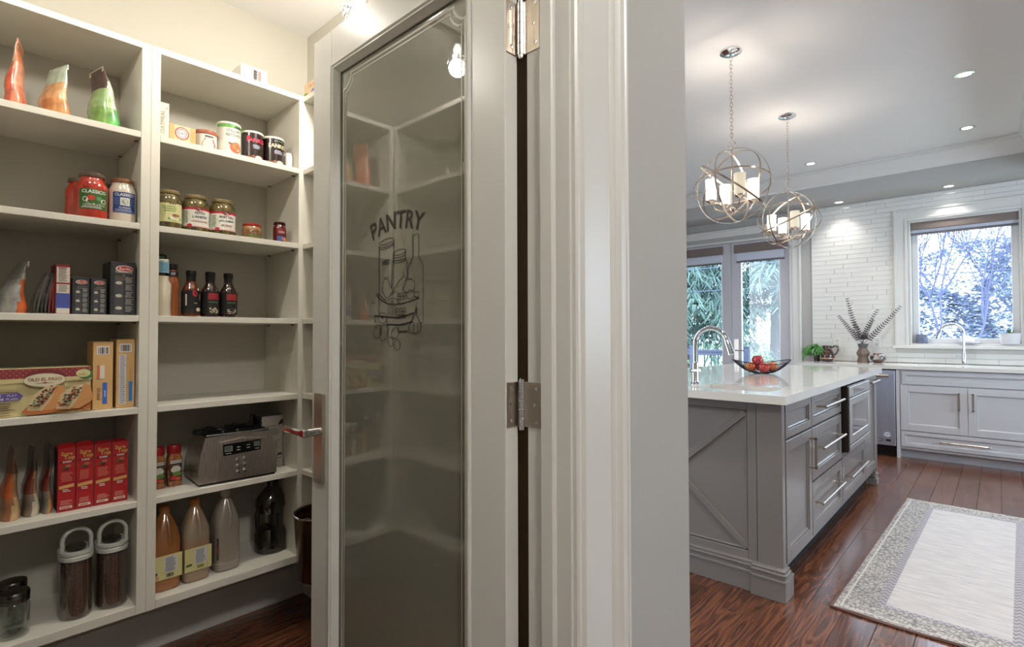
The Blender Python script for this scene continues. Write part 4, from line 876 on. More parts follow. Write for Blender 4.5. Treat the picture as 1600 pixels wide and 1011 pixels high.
# ---------------------------------------------------------------- kitchen window
w1 = bpy.data.objects.new('window_1', None); COL.objects.link(w1); w1.location = (0, YN, 0); w1['kind'] = 'structure'
def frame(mb, x0, x1, z0, z1, t, y0, y1, b=.002, bottom=True, tb=None):
    tb = tb or t
    mb.box(x0, x0 + t, y0, y1, z0, z1, b); mb.box(x1 - t, x1, y0, y1, z0, z1, b); mb.box(x0 + t, x1 - t, y0, y1, z1 - t, z1, b)
    if bottom: mb.box(x0 + t, x1 - t, y0, y1, z0, z0 + tb, b)
    return mb
m = MB(); frame(m, WN0 - cw, WN1 + cw, WZ0 - .001, WZ1 + cw, cw, -.030, -.0135, .003, False); frame(m, WN0 - cw - .004, WN1 + cw + .004, WZ0 - .001, WZ1 + cw + .004, .028, -.040, -.0135, .004, False); frame(m, WN0 - .03, WN1 + .03, WZ0 - .001, WZ1 + .03, .016, -.036, -.0135, .003, False); m.build('casing', TRIMW, w1)
m = MB(); frame(m, WN0 + .001, WN1 - .001, WZ0 + .001, WZ1 - .001, .020, -.012, .198, .001, True); m.build('jamb_lining', TRIMW, w1)
MB().box(WN0 - cw - .03, WN1 + cw + .03, -.065, .07, WZ0 - .030, WZ0 + .001, .004).build('sill', TRIMW, w1)
m = MB(); frame(m, WN0 + .022, WN1 - .022, WZ0 + .022, WZ1 - .022, .055, .070, .115, .004); m.build('sash', M('vinyl_white', (212, 212, 214), .3), w1)
CLEAR = glass('window_glass', (246, 250, 252), .03)
MB().box(WN0 + .07, WN1 - .07, .090, .094, WZ0 + .07, WZ1 - .07).build('glass_pane', CLEAR, w1)
MB().tube([(WN1 - .032, .04, 2.28), (WN1 - .032, .04, 1.35)], .003, 6).build('blind_wand', TRIMW, w1)
TAUPE = M('taupe_blind', (122, 110, 104), .8, var=.12, scale=60, stretch=(.3, 1, 6)); SHEER = M('sheer_band', (206, 212, 226), .7); SH2 = M('grey_hem', (112, 106, 110), .7)
def blind(label, x0, x1, z1, hv, hs, y):
    t = thing('roller_blind', label, 'blind', ((x0 + x1) / 2, y, z1 - hv - hs)); w_ = (x1 - x0) / 2; H = hv + hs
    MB().box(-w_, w_, -.035, .02, hs, H, .004).build('valance', TAUPE, t); MB().box(-w_ + .025, w_ - .02, -.004, 0, .022, hs).build('fabric', SHEER, t)
    MB().box(-w_ + .022, w_ - .017, -.008, .004, 0, .024, .003).build('hem_bar', SH2, t); return t
blind('taupe roller blind drawn up at the top of the window over the sink', WN0 + .0, WN1 - .0, 2.372, .088, .055, YN + .035)
# ---------------------------------------------------------------- french doors to the garden
def jamb_case():
    m = MB(); c = .095
    frame(m, DX0 - c, DX1 + c, .0, DZ + c + .05, c, YN - .022, YN - .0005, .003, False); frame(m, DX0 - c - .004, DX1 + c + .004, 0, DZ + c + .054, .024, YN - .034, YN - .0005, .004, False)
    struct('trim_6', m, TRIMW)
    m = MB(); frame(m, DX0 + .001, DX1 - .001, 0, DZ - .001, .028, YN - .015, YN + .198, .001, False); struct('trim_7', m, TRIMW)
jamb_case()
mid = -2.55
def fdoor(nm, x0, x1, hinge_right, handle_x=None):
    d = bpy.data.objects.new(nm, None); COL.objects.link(d); d.location = ((x0 + x1) / 2, YN + .02, 0); d['kind'] = 'structure'; w_ = (x1 - x0) / 2
    VW = M('french_door_paint', (196, 194, 200), .35)
    MB().box(-w_, -w_ + .112, 0, .045, .012, DZ - .034, .003).build('stile', VW, d); MB().box(w_ - .112, w_, 0, .045, .012, DZ - .034, .003).build('stile', VW, d)
    MB().box(-w_ + .112, w_ - .112, 0, .045, DZ - .15, DZ - .034).build('rail', VW, d); MB().box(-w_ + .112, w_ - .112, 0, .045, .012, .26).build('rail', VW, d)
    m = MB(); frame(m, -w_ + .112, w_ - .112, .26, DZ - .15, .014, -.004, .04, .003); m.build('glazing_bead', M('bead_white', (226, 226, 226), .3), d)
    MB().box(-w_ + .12, w_ - .12, .020, .025, .27, DZ - .16).build('glass_pane', CLEAR, d)
    if handle_x is not None:
        h = MB().box(handle_x - .028, handle_x + .028, -.008, 0, .86, 1.13, .002).build('handle', NICKEL, d)
        MB().tube([(handle_x, 0, .985), (handle_x, -.05, .985), (handle_x + .13, -.052, .985)], .008, 10).build('lever', CHROME, h)
    for z in (.35, 1.25, 2.1):
        MB().lathe([(.006, z), (.006, z + .09)], w_ if hinge_right else -w_, -.006, 0, 10).build('hinge', NICKEL, d)
    return d
fdoor('door_2', DX0 + .03, mid - .002, False); fdoor('door_3', mid + .002, DX1 - .03, True, -.350 + .055)
blind('taupe roller blind on the right hand french door', mid + .05, DX1 - .07, 2.335, .105, .125, YN + .012)
blind('taupe roller blind on the left hand french door, cut by the wall edge', DX0 + .07, mid - .10, 2.335, .105, .125, YN + .012)
# ---------------------------------------------------------------- recessed lights
GLOW = M('downlight_glow', (255, 250, 240), .5, emit=9)
def downlight(label, x, y, z, pw=40, spot=1.9, color=(1, .96, .9)):
    t = thing('recessed_light', label, 'light', (x, y, z)); t['group'] = 'recessed ceiling lights'
    MB().lathe([(.036, .0), (.052, -.0008), (.053, -.003), (.040, -.0045), (.036, -.0025)], cap=False, seg=32).build('trim_ring', CHROME, t)
    MB().lathe([(.002, -.0016), (.037, -.0018), (.037, -.0006), (.002, -.0006)], seg=28).build('lens', GLOW, t)
    lamp('SPOT', (x, y, z - .012), pw, color, .035, (0, 0, 0), spot, .8)
for lab, x, y, z in (('recessed ceiling light nearest the camera, right of the first pendant', -.15, 4.72, ZC), ('recessed ceiling light near the crown corner at right', -.18, 5.97, ZC), ('recessed ceiling light above the window wall, between the pendants and the crown', -1.416, 6.12, ZC),
                   ('recessed soffit light left of the sink window, over the tiles', -1.29, 6.76, ZS), ('recessed soffit light directly above the sink window', -.35, 6.76, ZS)):
    downlight(lab, x, y, z, 40 * (.28 if z < 2.8 else 1))
for x, y, lab in ((-.15, 3.3, 'added recessed ceiling light above the near end of the rug'), (-.15, 1.9, 'added recessed ceiling light between the rug and the pantry wall'), (-2.6, 3.3, 'added recessed ceiling light behind the pantry wall, left of the island'), (-2.6, 4.9, 'added recessed ceiling light in front of the french doors'), (-1.4, 2.0, 'added recessed ceiling light in front of the island end'), (1.4, 3.3, 'added recessed light in the lowered ceiling right of the rug'), (1.4, 1.6, 'added recessed light in the lowered ceiling nearest the hall')):  # out-of-view downlights added to raise the kitchen light level
    downlight(lab, x, y, ZC if x < .2 else ZS, 40)
# added hall light, out of view, brightening the pantry through its doorway
t = thing('added_hall_light', 'added opal ceiling light, out of view above the hall beside the pantry', 'lamp', (.9, .02, ZC))
MB().lathe([(.15, -.001), (.155, -.02), (.14, -.03)]).build('ring', NICKEL, t); MB().lathe([(.14, -.03), (.12, -.06), (.06, -.08), (.01, -.085)]).build('diffuser', M('opal_glow', (255, 248, 238), .5, emit=5), t)
lamp('POINT', (.9, .02, ZC - .16), 66, (1, .96, .9), .16)
# ---------------------------------------------------------------- pendants
def chandelier(label, x, y, zc, seed, rings, hub_rot, drop):
    t = thing('orb_chandelier', label, 'chandelier', (x, y, zc)); R_o = .228; rr = random.Random(seed)
    MB().lathe([(.066, drop - .001), (.064, drop - .012), (.045, drop - .022), (.012, drop - .026)], seg=32).build('canopy', CHROME, t)
    cm_ = MB(); z = drop - .034; k = 0; link = .030
    while z > R_o + .055:
        a = (k % 2) * PI / 2 + .3; pts = []
        for j in range(12):
            q = 2 * PI * j / 12; w_ = .0085 * math.cos(q); pts.append((w_ * math.cos(a), w_ * math.sin(a), z - link / 2 + (link / 2 + .002) * math.sin(q)))
        cm_.tube(pts, .0016, 6, closed=True); z -= link - .006; k += 1
    cm_.build('chain', BRASSY, t)
    MB().tube([(.022 * math.cos(q), .022 * math.sin(q) * .3, R_o + .030 + .022 * math.sin(q)) for q in [2 * PI * j / 20 for j in range(20)]], .0032, 8, closed=True).build('top_loop', BRASSY, t)
    v_ = Vector((x, y, 0)).normalized()
    P_ = (Vector((v_.y, -v_.x, 0)) * rings[0][0] + v_ * rings[0][1] + Vector((0, 0, rings[0][2]))).normalized()
    e1 = P_.orthogonal().normalized(); e2 = P_.cross(e1); ns = [e1 * math.cos(math.radians(q)) + e2 * math.sin(math.radians(q)) for q in rings[1]] + [Vector((P_.x, P_.y, 0)).normalized()]
    for r_, nrm in zip((.228, .226, .224, .222, .231, .219), ns):
        a = nrm.orthogonal().normalized(); b = nrm.cross(a); m = MB(); vs = []; N = 56
        for j in range(N):
            q = 2 * PI * j / N; d = a * math.cos(q) + b * math.sin(q)
            for rad, off in ((r_ - .0012, -.0055), (r_ + .0012, -.0055), (r_ + .0012, .0055), (r_ - .0012, .0055)): vs.append(d * rad + nrm * off)
        fs = [(j * 4 + i, j * 4 + (i + 1) % 4, ((j + 1) % N) * 4 + (i + 1) % 4, ((j + 1) % N) * 4 + i) for j in range(N) for i in range(4)]
        m.add(vs, fs).build('ring', BRASSY, t)
    MB().tube([(0, 0, R_o + .006), (0, 0, -.150)], .0042, 10).build('stem', BRASSY, t)
    MB().lathe([(.004, -.172), (.012, -.165), (.020, -.150), (.020, -.140), (.008, -.128)], seg=20).build('hub', BRASSY, t)
    MB().lathe([(.003, -R_o - .014), (.007, -R_o - .008), (.005, -R_o + .002)], seg=12).build('finial', BRASSY, t)
    for k in range(4):
        a = hub_rot + k * PI / 2; c, s_ = math.cos(a), math.sin(a); RR = .128
        arm = MB().tube([(c * .015, s_ * .015, -.145), (c * .06, s_ * .06, -.160), (c * .105, s_ * .105, -.145), (c * RR, s_ * RR, -.105)], .0042, 8)
        arm.lathe([(.006, -.112), (.030, -.094), (.032, -.088), (.026, -.088)], c * RR, s_ * RR, 0, 20); arm.build('arm', BRASSY, t)
        MB().lathe([(.030, -.088), (.031, -.08), (.034, .040), (.0325, .040), (.029, -.08)], c * RR, s_ * RR, 0, 24, cap=False).build('glass_shade', M('lit_opal_shade', (255, 244, 228), .4, emit=1.6) if k != 3 else M('faint_glow_shade', (236, 224, 196), .4, emit=.25), t, None if k != 3 else 'cream glass shade, bulb off, faint glow added')  # cream shade has no bulb; a faint glow is put into its material
        if k != 3: lamp('POINT', (x + c * RR, y + s_ * RR, zc - .03), 6, (1, .9, .78), .03)
    return t
chandelier('larger looking orb chandelier of pale metal rings with candle shades, nearer over the island', -1.208, 3.335, 2.115, 1, [(-.42, -.88, .2), (8, 52, 98, 140)], .68, ZC - 2.115)
chandelier('smaller looking orb chandelier of pale metal rings, farther over the island', -1.239, 4.64, 2.115, 2, [(.78, -.55, .22), (20, 66, 105, 150)], .61, ZC - 2.115)
# ---------------------------------------------------------------- island
IX, IY = -.735, 2.615         # long face and end face of the body
IXB, IYB = -1.80, 5.10
isl = thing('kitchen_island', 'grey painted kitchen island with panelled drawers, cross braced end and plinth', 'island', (-1.27, 3.85, 0)); IO = (-1.27, 3.85, 0)
def IL(mb): mb.v = [(x - IO[0], y - IO[1], z - IO[2]) for x, y, z in mb.v]; return mb
def ip(mb, nm, m=CABG, par=isl, label=None): return IL(mb).build(nm, m, par, label)
ip(MB().box(IXB, IX - .022, IY + .03, IYB, .10, .878), 'body'); 
ip(MB().box(IXB + .05, IX - .07, IY + .06, IYB - .05, 0, .10), 'toe_kick', DARKGAP)
# corner posts
ip(MB().box(IX - .110, IX, IY - .008, IY + .035, .02, .882, .002), 'corner_post'); ip(MB().box(IXB, IXB + .110, IY - .008, IY + .035, .02, .882, .002), 'corner_post')
ip(MB().box(IX - .035, IX, IYB - .03, IYB, .10, .882, .002), 'corner_post')
# end panel with frame and cross
ex0, ex1, ez0, ez1 = IXB + .112, IX - .114, .13, .878
m = MB(); frame(m, ex0, ex1, ez0, ez1, .042, IY + .002, IY + .03, .002); ip(m, 'end_frame')
ip(MB().box(ex0 + .04, ex1 - .04, IY + .016, IY + .029, ez0 + .04, ez1 - .04), 'end_panel')
m = MB(); frame(m, ex0 + .045, ex1 - .045, ez0 + .045, ez1 - .045, .008, IY + .006, IY + .018, .003); ip(m, 'panel_bead')
cxm, czm = (ex0 + ex1) / 2, (ez0 + ez1) / 2
for sx in (-1, 1):
    for sz in (-1, 1):
        m = MB(); x1_, z1_ = (ex1 - .052 if sx > 0 else ex0 + .052), (ez1 - .052 if sz > 0 else ez0 + .052)
        dx, dz = x1_ - cxm, z1_ - czm; l = math.hypot(dx, dz); nx_, nz_ = -dz / l, dx / l; h = .017
        pr = [(-h, .002), (-h + .004, -.010), (h - .004, -.010), (h, .002)]
        vs = [(px_ + nx_ * a, IY + .0155 + b, pz_ + nz_ * a) for px_, pz_ in ((cxm, czm), (x1_, z1_)) for a, b in pr]
        m.add(vs, [(0, 1, 5, 4), (1, 2, 6, 5), (2, 3, 7, 6), (0, 4, 7, 3), (4, 5, 6, 7), (0, 3, 2, 1)]); ip(m, 'cross_brace')
ip(MB().box(ex1 - .002, ex1 + .006, IY + .012, IY + .031, .10, .88), 'painted_gap_shade', DARKGAP)  # near-black strip paints shade into the groove beside the post
ip(MB().box(ex0 + .03, ex1, IY + .012, IY + .028, .878, .8815), 'painted_gap_shade', DARKGAP)  # same painted shade along the groove under the worktop
# plinth with mouldings, breaking forward under the posts
def plinth(x0, x1, yf, nm, side=0.0):
    m = MB(); xr = x1 + side
    m.box(x0, xr, yf, IY + .04, 0, .085, .0015); m.box(x0, xr + .004 * (side > 0), yf - .004, IY + .04, .085, .097, .002)
    m.box(x0, xr - .004 * (side > 0), yf + .008, IY + .04, .097, .112, .001); m.box(x0, xr + .001 * (side > 0), yf + .001, IY + .04, .112, .124, .003); m.box(x0, xr - .006 * (side > 0), yf + .010, IY + .04, .124, .136, .003)
    ip(m, nm)
plinth(IX - .130, IX, IY - .050, 'plinth_block', .020); plinth(IXB - .02, IXB + .13, IY - .050, 'plinth_block'); plinth(IXB + .13, IX - .130, IY - .030, 'plinth')
ip(MB().box(IX - .02, IX + .020, IY + .04, IY + .075, .0, .085, .0015).box(IX - .02, IX + .022, IY + .04, IY + .075, .085, .098, .002), 'plinth_return')
# fronts on the long side: raised frame, recessed panel with bead
def front(y0, y1, z0, z1, nm, fw=.050, hd=None):
    m = MB(); xs = IX - .020
    for a, b, c, d in ((y0, y0 + fw, z0, z1), (y1 - fw, y1, z0, z1), (y0 + fw, y1 - fw, z1 - fw, z1), (y0 + fw, y1 - fw, z0, z0 + fw)): m.box(xs, IX, a, b, c, d, .0012)
    q = fw
    for a, b, c, d in ((y0 + q, y0 + q + .009, z0 + q, z1 - q), (y1 - q - .009, y1 - q, z0 + q, z1 - q), (y0 + q, y1 - q, z1 - q - .009, z1 - q), (y0 + q, y1 - q, z0 + q, z0 + q + .009)): m.box(xs, IX - .005, a, b, c, d, .003)
    m.box(xs, IX - .012, y0 + q, y1 - q, z0 + q, z1 - q); f = ip(m, nm)
    if hd:
        k = MB().mat(NICKEL); (t_, a, b, zz) = hd
        if t_ == 'h':
            k.tube([(IX + .036, a, zz), (IX + .036, b, zz)], .0068, 10); k.tube([(IX - .012, a + .02, zz), (IX + .036, a + .02, zz)], .0055, 8); k.tube([(IX - .012, b - .02, zz), (IX + .036, b - .02, zz)], .0055, 8)
        else:
            k.box(IX + .022, IX + .034, a - .006, a + .006, b, zz, .002); k.box(IX - .002, IX + .034, a - .006, a + .006, b, b + .012, .002); k.box(IX - .002, IX + .034, a - .006, a + .006, zz - .012, zz, .002)
        ip(k, 'handle', None, f)
    return f
front(2.668, 3.118, .712, .870, 'false_front', .038)
front(2.668, 3.118, .140, .700, 'cabinet_door', .052, ('v', 3.085, .500, .662))
front(3.130, 3.826, .712, .870, 'drawer', .040, ('h', 3.27, 3.74, .800)); front(3.130, 3.826, .425, .700, 'drawer', .050, ('h', 3.22, 3.76, .585)); front(3.130, 3.826, .140, .413, 'drawer', .050, ('h', 3.18, 3.74, .300))
front(3.842, 4.588, .140, .412, 'drawer', .050, ('h', 3.93, 4.50, .290)); front(3.842, 4.588, .416, .448, 'filler', .008)
front(4.600, 5.070, .140, .870, 'cabinet_door', .055, ('h', 4.68, 5.02, .832))
# bracket foot at the far corner
m = MB(); m.box(IX - .09, IX + .006, IYB - .06, IYB + .02, 0, .05, .003); m.box(IX - .085, IX - .0, IYB - .055, IYB + .014, .05, .078, .012); m.box(IX - .09, IX + .004, IYB - .06, IYB + .018, .078, .092, .006); m.box(IX - .080, IX - .006, IYB - .05, IYB + .010, .092, .112, .004)
ip(m, 'foot')
# island worktop with a prep sink cut-out
wt = thing('island_worktop', 'thick white quartz worktop with a small cut out sink', 'worktop', (-1.24, 3.83, .8825))
sx0, sx1, sy0, sy1 = -1.19, -.815, 2.70, 2.935
m = MB(); X0, X1, Y0, Y1 = -1.84, -.700, 2.545, 5.14
O = (-1.24, 3.83)
for a, b, c, d in ((X0, sx0, Y0, Y1), (sx1, X1, Y0, Y1), (sx0, sx1, Y0, sy0), (sx0, sx1, sy1, Y1)): m.box(a - O[0], b - O[0], c - O[1], d - O[1], 0, .038)
m.build('slab', QUARTZ, wt)
m = MB(); a, b, c, d = sx0 - O[0] + .0, sx1 - O[0], sy0 - O[1], sy1 - O[1]
m.box(a, a + .003, c, d, -.12, .0); m.box(b - .003, b, c, d, -.12, .0); m.box(a, b, c, c + .003, -.12, .0); m.box(a, b, d - .003, d, -.12, .0); m.box(a, b, c, d, -.123, -.12); m.build('sink_bowl', STEEL, wt)
def faucet(label, x, y, z, h, reach, ang, r=.013, back=.0):
    t = thing('kitchen_faucet', label, 'faucet', (x, y, z), ang); R_ = reach * .5; zt = h - R_
    MB().lathe([(.026, 0), (.027, .004), (.022, .012), (.019, .02), (.0175, .12), (.014, .125)], seg=24).build('base', CHROME, t)
    pts = [(0, 0, .12), (0, 0, zt)] + [(R_ - R_ * math.cos(a), 0, zt + R_ * math.sin(a)) for a in [PI * .93 * k / 14 for k in range(1, 15)]]
    MB().tube(pts, r, 14).build('spout', CHROME, t)
    p0 = Vector(pts[-1]); d = (p0 - Vector(pts[-2])).normalized(); m = MB(); m.tube([p0, p0 + d * .02, p0 + d * .075], r * 1.25, 14, r_end=r * 1.5); m.build('spray_head', CHROME, t)
    m = MB(); m.tube([(0, 0, .075), (0, -.045, .078)], .011, 12); m.tube([(0, -.04, .078), (.05, -.055, .082)], .006, 10); m.build('handle', CHROME, t); return t
faucet('chrome pull down faucet with a high arc on the island, by the wall edge', -1.235, 2.83, .9208, .31, .175, .0, .0125)
# wire fruit bowl
t = thing('wire_fruit_bowl', 'shallow boat shaped black wire bowl on the island', 'bowl', (-1.235, 3.93, .9208), .62)
def bowl_pt(a, f):   # f 0 foot .. 1 rim
    rx = .055 + (.192 - .055) * f; ry = .045 + (.135 - .045) * f; z = .004 + .078 * f ** 1.7 * (1 + .18 * math.cos(2 * a)); return (rx * math.cos(a), ry * math.sin(a), z)
WIRE = M('black_wire', (30, 32, 44), .3, .6); m = MB()
for k in range(56):
    a = 2 * PI * k / 56; m.tube([bowl_pt(a, f) for f in (0, .15, .3, .5, .75, 1)], .0017, 5)
m.build('wire', WIRE, t, kind='stuff')
MB().tube([bowl_pt(2 * PI * k / 48, 1) for k in range(48)], .0026, 8, closed=True).build('rim', WIRE, t); MB().tube([bowl_pt(2 * PI * k / 36, 0) for k in range(36)], .0026, 8, closed=True).build('foot_ring', WIRE, t)
t_b = t
def apple(label, dx, dy, z, r, c, c2):
    a = thing('apple', label, 'fruit', (-1.235 + dx, 3.93 + dy, .9208 + z), rnd.random() * 6, 'apples in the wire bowl')
    P = [(.004, .20), (.45, .04), (.80, .25), (.99, .75), (1.0, 1.1), (.86, 1.5), (.55, 1.76), (.25, 1.78), (.02, 1.62)]
    MB().lathe([(p * r, q * r) for p, q in P], seg=22).build('flesh', M('apple_%d_%d' % (c[0], c[1]), c, .25, coat=.5, c2=c2, scale=14, stretch=(1, 1, .3)), a)
    MB().tube([(0, 0, 1.62 * r), (.003, 0, 1.98 * r)], .0015, 6).build('stem', M('apple_stem', (70, 50, 30), .7), a)
ca, sa = math.cos(.735), math.sin(.735)
for lab, u, v, zz, c, c2 in (('yellow and red streaked apple at the left end of the wire bowl', -.078, .0, .012, (206, 140, 50), (190, 60, 36)), ('red apple in the front middle of the wire bowl', .0, -.035, .008, (186, 34, 38), (214, 96, 70)), ('orange red apple at the right end of the wire bowl', .078, .0, .012, (190, 44, 36), (214, 130, 76)), ('orange streaked apple behind the others', .012, .050, .014, (196, 90, 40), (200, 50, 36)), ('dark red apple lying on top of the others', -.028, -.002, .058, (150, 24, 34), (176, 40, 44))):
    apple(lab, u * ca - v * sa, u * sa + v * ca, zz, .0375, c, c2)
# built-in microwave drawer
mw_ = thing('microwave_oven', 'stainless built in microwave with a dark glass door in the island', 'microwave', (IX, 4.215, .455))
def mp(mb, nm, m, par=mw_): mb.v = [(x - IX, y - 4.215, z - .455) for x, y, z in mb.v]; return mb.build(nm, m, par)
mp(MB().box(IX - .015, IX + .030, 3.862, 4.568, .455, .868, .002), 'case', M('dark_metal_edge', (70, 62, 58), .3, .9))
m = MB(); xs = IX + .030
dz0, dz1 = .505, .790
for a, b, c, d in ((3.875, 3.945, dz0, dz1), (4.485, 4.558, dz0, dz1), (3.945, 4.485, dz1 - .045, dz1), (3.945, 4.485, dz0, dz0 + .05)): m.box(xs, xs + .010, a, b, c, d, .002)
dr = mp(m, 'oven_door', STEEL); mp(MB().box(xs, xs + .006, 3.945, 4.485, dz0 + .05, dz1 - .045), 'door_glass', M('dark_oven_glass', (46, 44, 44), .08, coat=1.0), dr)
cp_ = mp(MB().box(xs, xs + .010, 3.875, 4.558, .798, .862, .002), 'control_panel', STEEL); mp(MB().box(xs + .010, xs + .011, 3.99, 4.44, .812, .848), 'display', M('panel_grey', (120, 118, 120), .15, coat=1), cp_)
mp(MB().box(xs, xs + .010, 3.875, 4.558, .460, .498, .002), 'lower_trim', STEEL)
# ---------------------------------------------------------------- far counter run
CY = 6.32
def cab(name, label, x0, x1, cat='cabinet'): return thing(name, label, cat, ((x0 + x1) / 2, CY, 0))
def front2(par, x0, x1, z0, z1, nm, fw=.055, hd=None):
    ox, oy, oz = par.location; m = MB()
    def B(a, b, c, d, e, f, bb=.0012): m.box(a - ox, b - ox, c - oy, d - oy, e, f, bb)
    for a, b, c, d in ((x0, x0 + fw, z0, z1), (x1 - fw, x1, z0, z1), (x0 + fw, x1 - fw, z1 - fw, z1), (x0 + fw, x1 - fw, z0, z0 + fw)): B(a, b, CY - .02, CY, c, d)
    q = fw
    for a, b, c, d in ((x0 + q, x0 + q + .008, z0 + q, z1 - q), (x1 - q - .008, x1 - q, z0 + q, z1 - q), (x0 + q, x1 - q, z1 - q - .008, z1 - q), (x0 + q, x1 - q, z0 + q, z0 + q + .008)): B(a, b, CY - .015, CY, c, d, .003)
    B(x0 + q, x1 - q, CY - .008, CY, z0 + q, z1 - q, 0); f = m.build(nm, CABW, par)
    if hd:
        k = MB().mat(NICKEL); t_, a, b, zz = hd
        if t_ == 'h': k.box(a - ox, b - ox, -.052, -.042, zz - .006, zz + .006, .002); k.box(a - ox, a - ox + .01, -.052, -.018, zz - .006, zz + .006, .001); k.box(b - ox - .01, b - ox, -.052, -.018, zz - .006, zz + .006, .001)
        else: k.box(a - ox - .008, a - ox + .008, -.052, -.042, b, zz, .002); k.box(a - ox - .008, a - ox + .008, -.052, -.018, b, b + .012, .001); k.box(a - ox - .008, a - ox + .008, -.052, -.018, zz - .012, zz, .001)
        k.build('handle', None, f)
sc = cab('sink_cabinet', 'white sink base cabinet with two panelled doors and a wide low drawer', -.722, .95)
ox = sc.location[0]
MB().box(-.722 - ox, .95 - ox, 0, .60, .09, .845).build('carcass', CABW, sc); MB().box(-.722 - ox, .95 - ox, .075, .10, 0, .10).build('toe_kick', M('toe_white', (196, 196, 204), .4), sc)
MB().box(-.748 - ox, -.722 - ox, -.022, .60, 0, .845, .001).build('end_panel', CABW, sc)
front2(sc, -.700, .262, .712, .830, 'false_front', .030)
front2(sc, -.714, -.224, .272, .700, 'cabinet_door', .058, ('v', -.262 - .02, .495, .655)); front2(sc, -.220, .270, .272, .700, 'cabinet_door', .058, ('v', -.185, .495, .655))
front2(sc, -.714, .270, .118, .262, 'drawer', .032, ('h', -.42, -.08, .190)); front2(sc, .28, .94, .118, .83, 'cabinet_door', .058)
dw = cab('dishwasher', 'stainless dishwasher with a round badge and nameplate, left of the sink cabinet', -1.352, -.752, 'dishwasher'); ox = dw.location[0]
MB().box(-1.350 - ox, -.754 - ox, .0, .58, .10, .845).build('tub', DARKGAP, dw)
dd = MB().box(-1.348 - ox, -.756 - ox, -.024, .0, .108, .840, .003).build('door', M('dishwasher_steel', (196, 202, 220), .36, .85, var=.05, scale=5, stretch=(3, 1, .4), bump=.25), dw)
MB().box(-1.35 - ox, -.754 - ox, .05, .08, 0, .10).build('kick_plate', BLACK, dw)
m = MB().mat(NICKEL); m.tube([(-1.31 - ox, -.066, .785), (-.80 - ox, -.066, .785)], .012, 12); m.box(-1.31 - ox, -1.29 - ox, -.066, -.02, .775, .795, .002); m.box(-.82 - ox, -.80 - ox, -.066, -.02, .775, .795, .002); m.build('handle', None, dd)
o = deco([('o', (214, 220, 232), -.822 - ox, .215, .028, .028), ('g', (120, 130, 160), -.822 - ox, .215, .025, .025, .002), ('t', (90, 96, 120), 'W', -.822 - ox, .215, .026), ('r', (30, 30, 40), -.945 - ox, .148, -.795 - ox, .168), ('t', (190, 196, 210), 'JENN-AIR', -.870 - ox, .158, .018, dict(thick=.02))], dw, y=-.0245, name='nameplate')
lc = cab('end_cabinet', 'narrow white base cabinet at the left end of the far counter', -1.585, -1.355); ox = lc.location[0]
MB().box(-1.585 - ox, -1.355 - ox, 0, .60, .0, .845, .001).build('carcass', CABW, lc); front2(lc, -1.580, -1.36, .118, .83, 'cabinet_door', .04)
ct = thing('far_worktop', 'white quartz worktop along the window wall with an undermount sink', 'worktop', (-.33, 6.62, .852))
m = MB(); ksx0, ksx1, ksy0, ksy1 = -.62, .12, 6.44, 6.80; O = ct.location
for a, b, c, d in ((-1.61, ksx0, 6.285, 6.945), (ksx1, .955, 6.285, 6.945), (ksx0, ksx1, 6.285, ksy0), (ksx0, ksx1, ksy1, 6.945)): m.box(a - O[0], b - O[0], c - O[1], d - O[1], 0, .034)
m.build('slab', QUARTZ, ct)
m = MB(); a, b, c, d = ksx0 - O[0], ksx1 - O[0], ksy0 - O[1], ksy1 - O[1]
m.box(a, a + .003, c, d, -.18, 0); m.box(b - .003, b, c, d, -.18, 0); m.box(a, b, c, c + .003, -.18, 0); m.box(a, b, d - .003, d, -.18, 0); m.box(a, b, c, d, -.183, -.18); m.build('sink_bowl', STEEL, ct)
f2 = faucet('chrome arched faucet below the kitchen window', -.262, 6.84, .8865, .40, .19, PI + .35, .0125)
# things on the far counter
CZ = .8866
t = thing('pottery_jug', 'glossy dark brown pottery jug with a loop handle beside the fern', 'jug', (-1.435, 6.80, CZ), .3)
POT = M('brown_glaze', (74, 44, 34), .12, coat=1.0, c2=(30, 20, 18), scale=14); m = MB().lathe([(.050, 0), (.060, .006), (.075, .045), (.074, .075), (.056, .115), (.042, .145), (.044, .165), (.048, .175), (.044, .175), (.038, .15)], cap=False, seg=32); m.lathe([(.01, .002), (.05, .002)], seg=32); m.build('jug_body', POT, t)
MB().tube([(.042, 0, .150), (.075, 0, .172), (.105, 0, .165), (.110, 0, .130), (.092, 0, .09), (.070, 0, .07)], .009, 10).build('handle', POT, t)
MB().lathe([(.0775, .030), (.0778, .036), (.0775, .042)], seg=32, cap=False).build('glaze_band', M('tan_glaze', (176, 130, 96), .2, coat=1), t)
t = thing('trailing_fern', 'feathery green trailing fern spilling beside the pottery jug', 'plant', (-1.545, 6.83, CZ), 0)
m = MB(); r5 = random.Random(5)
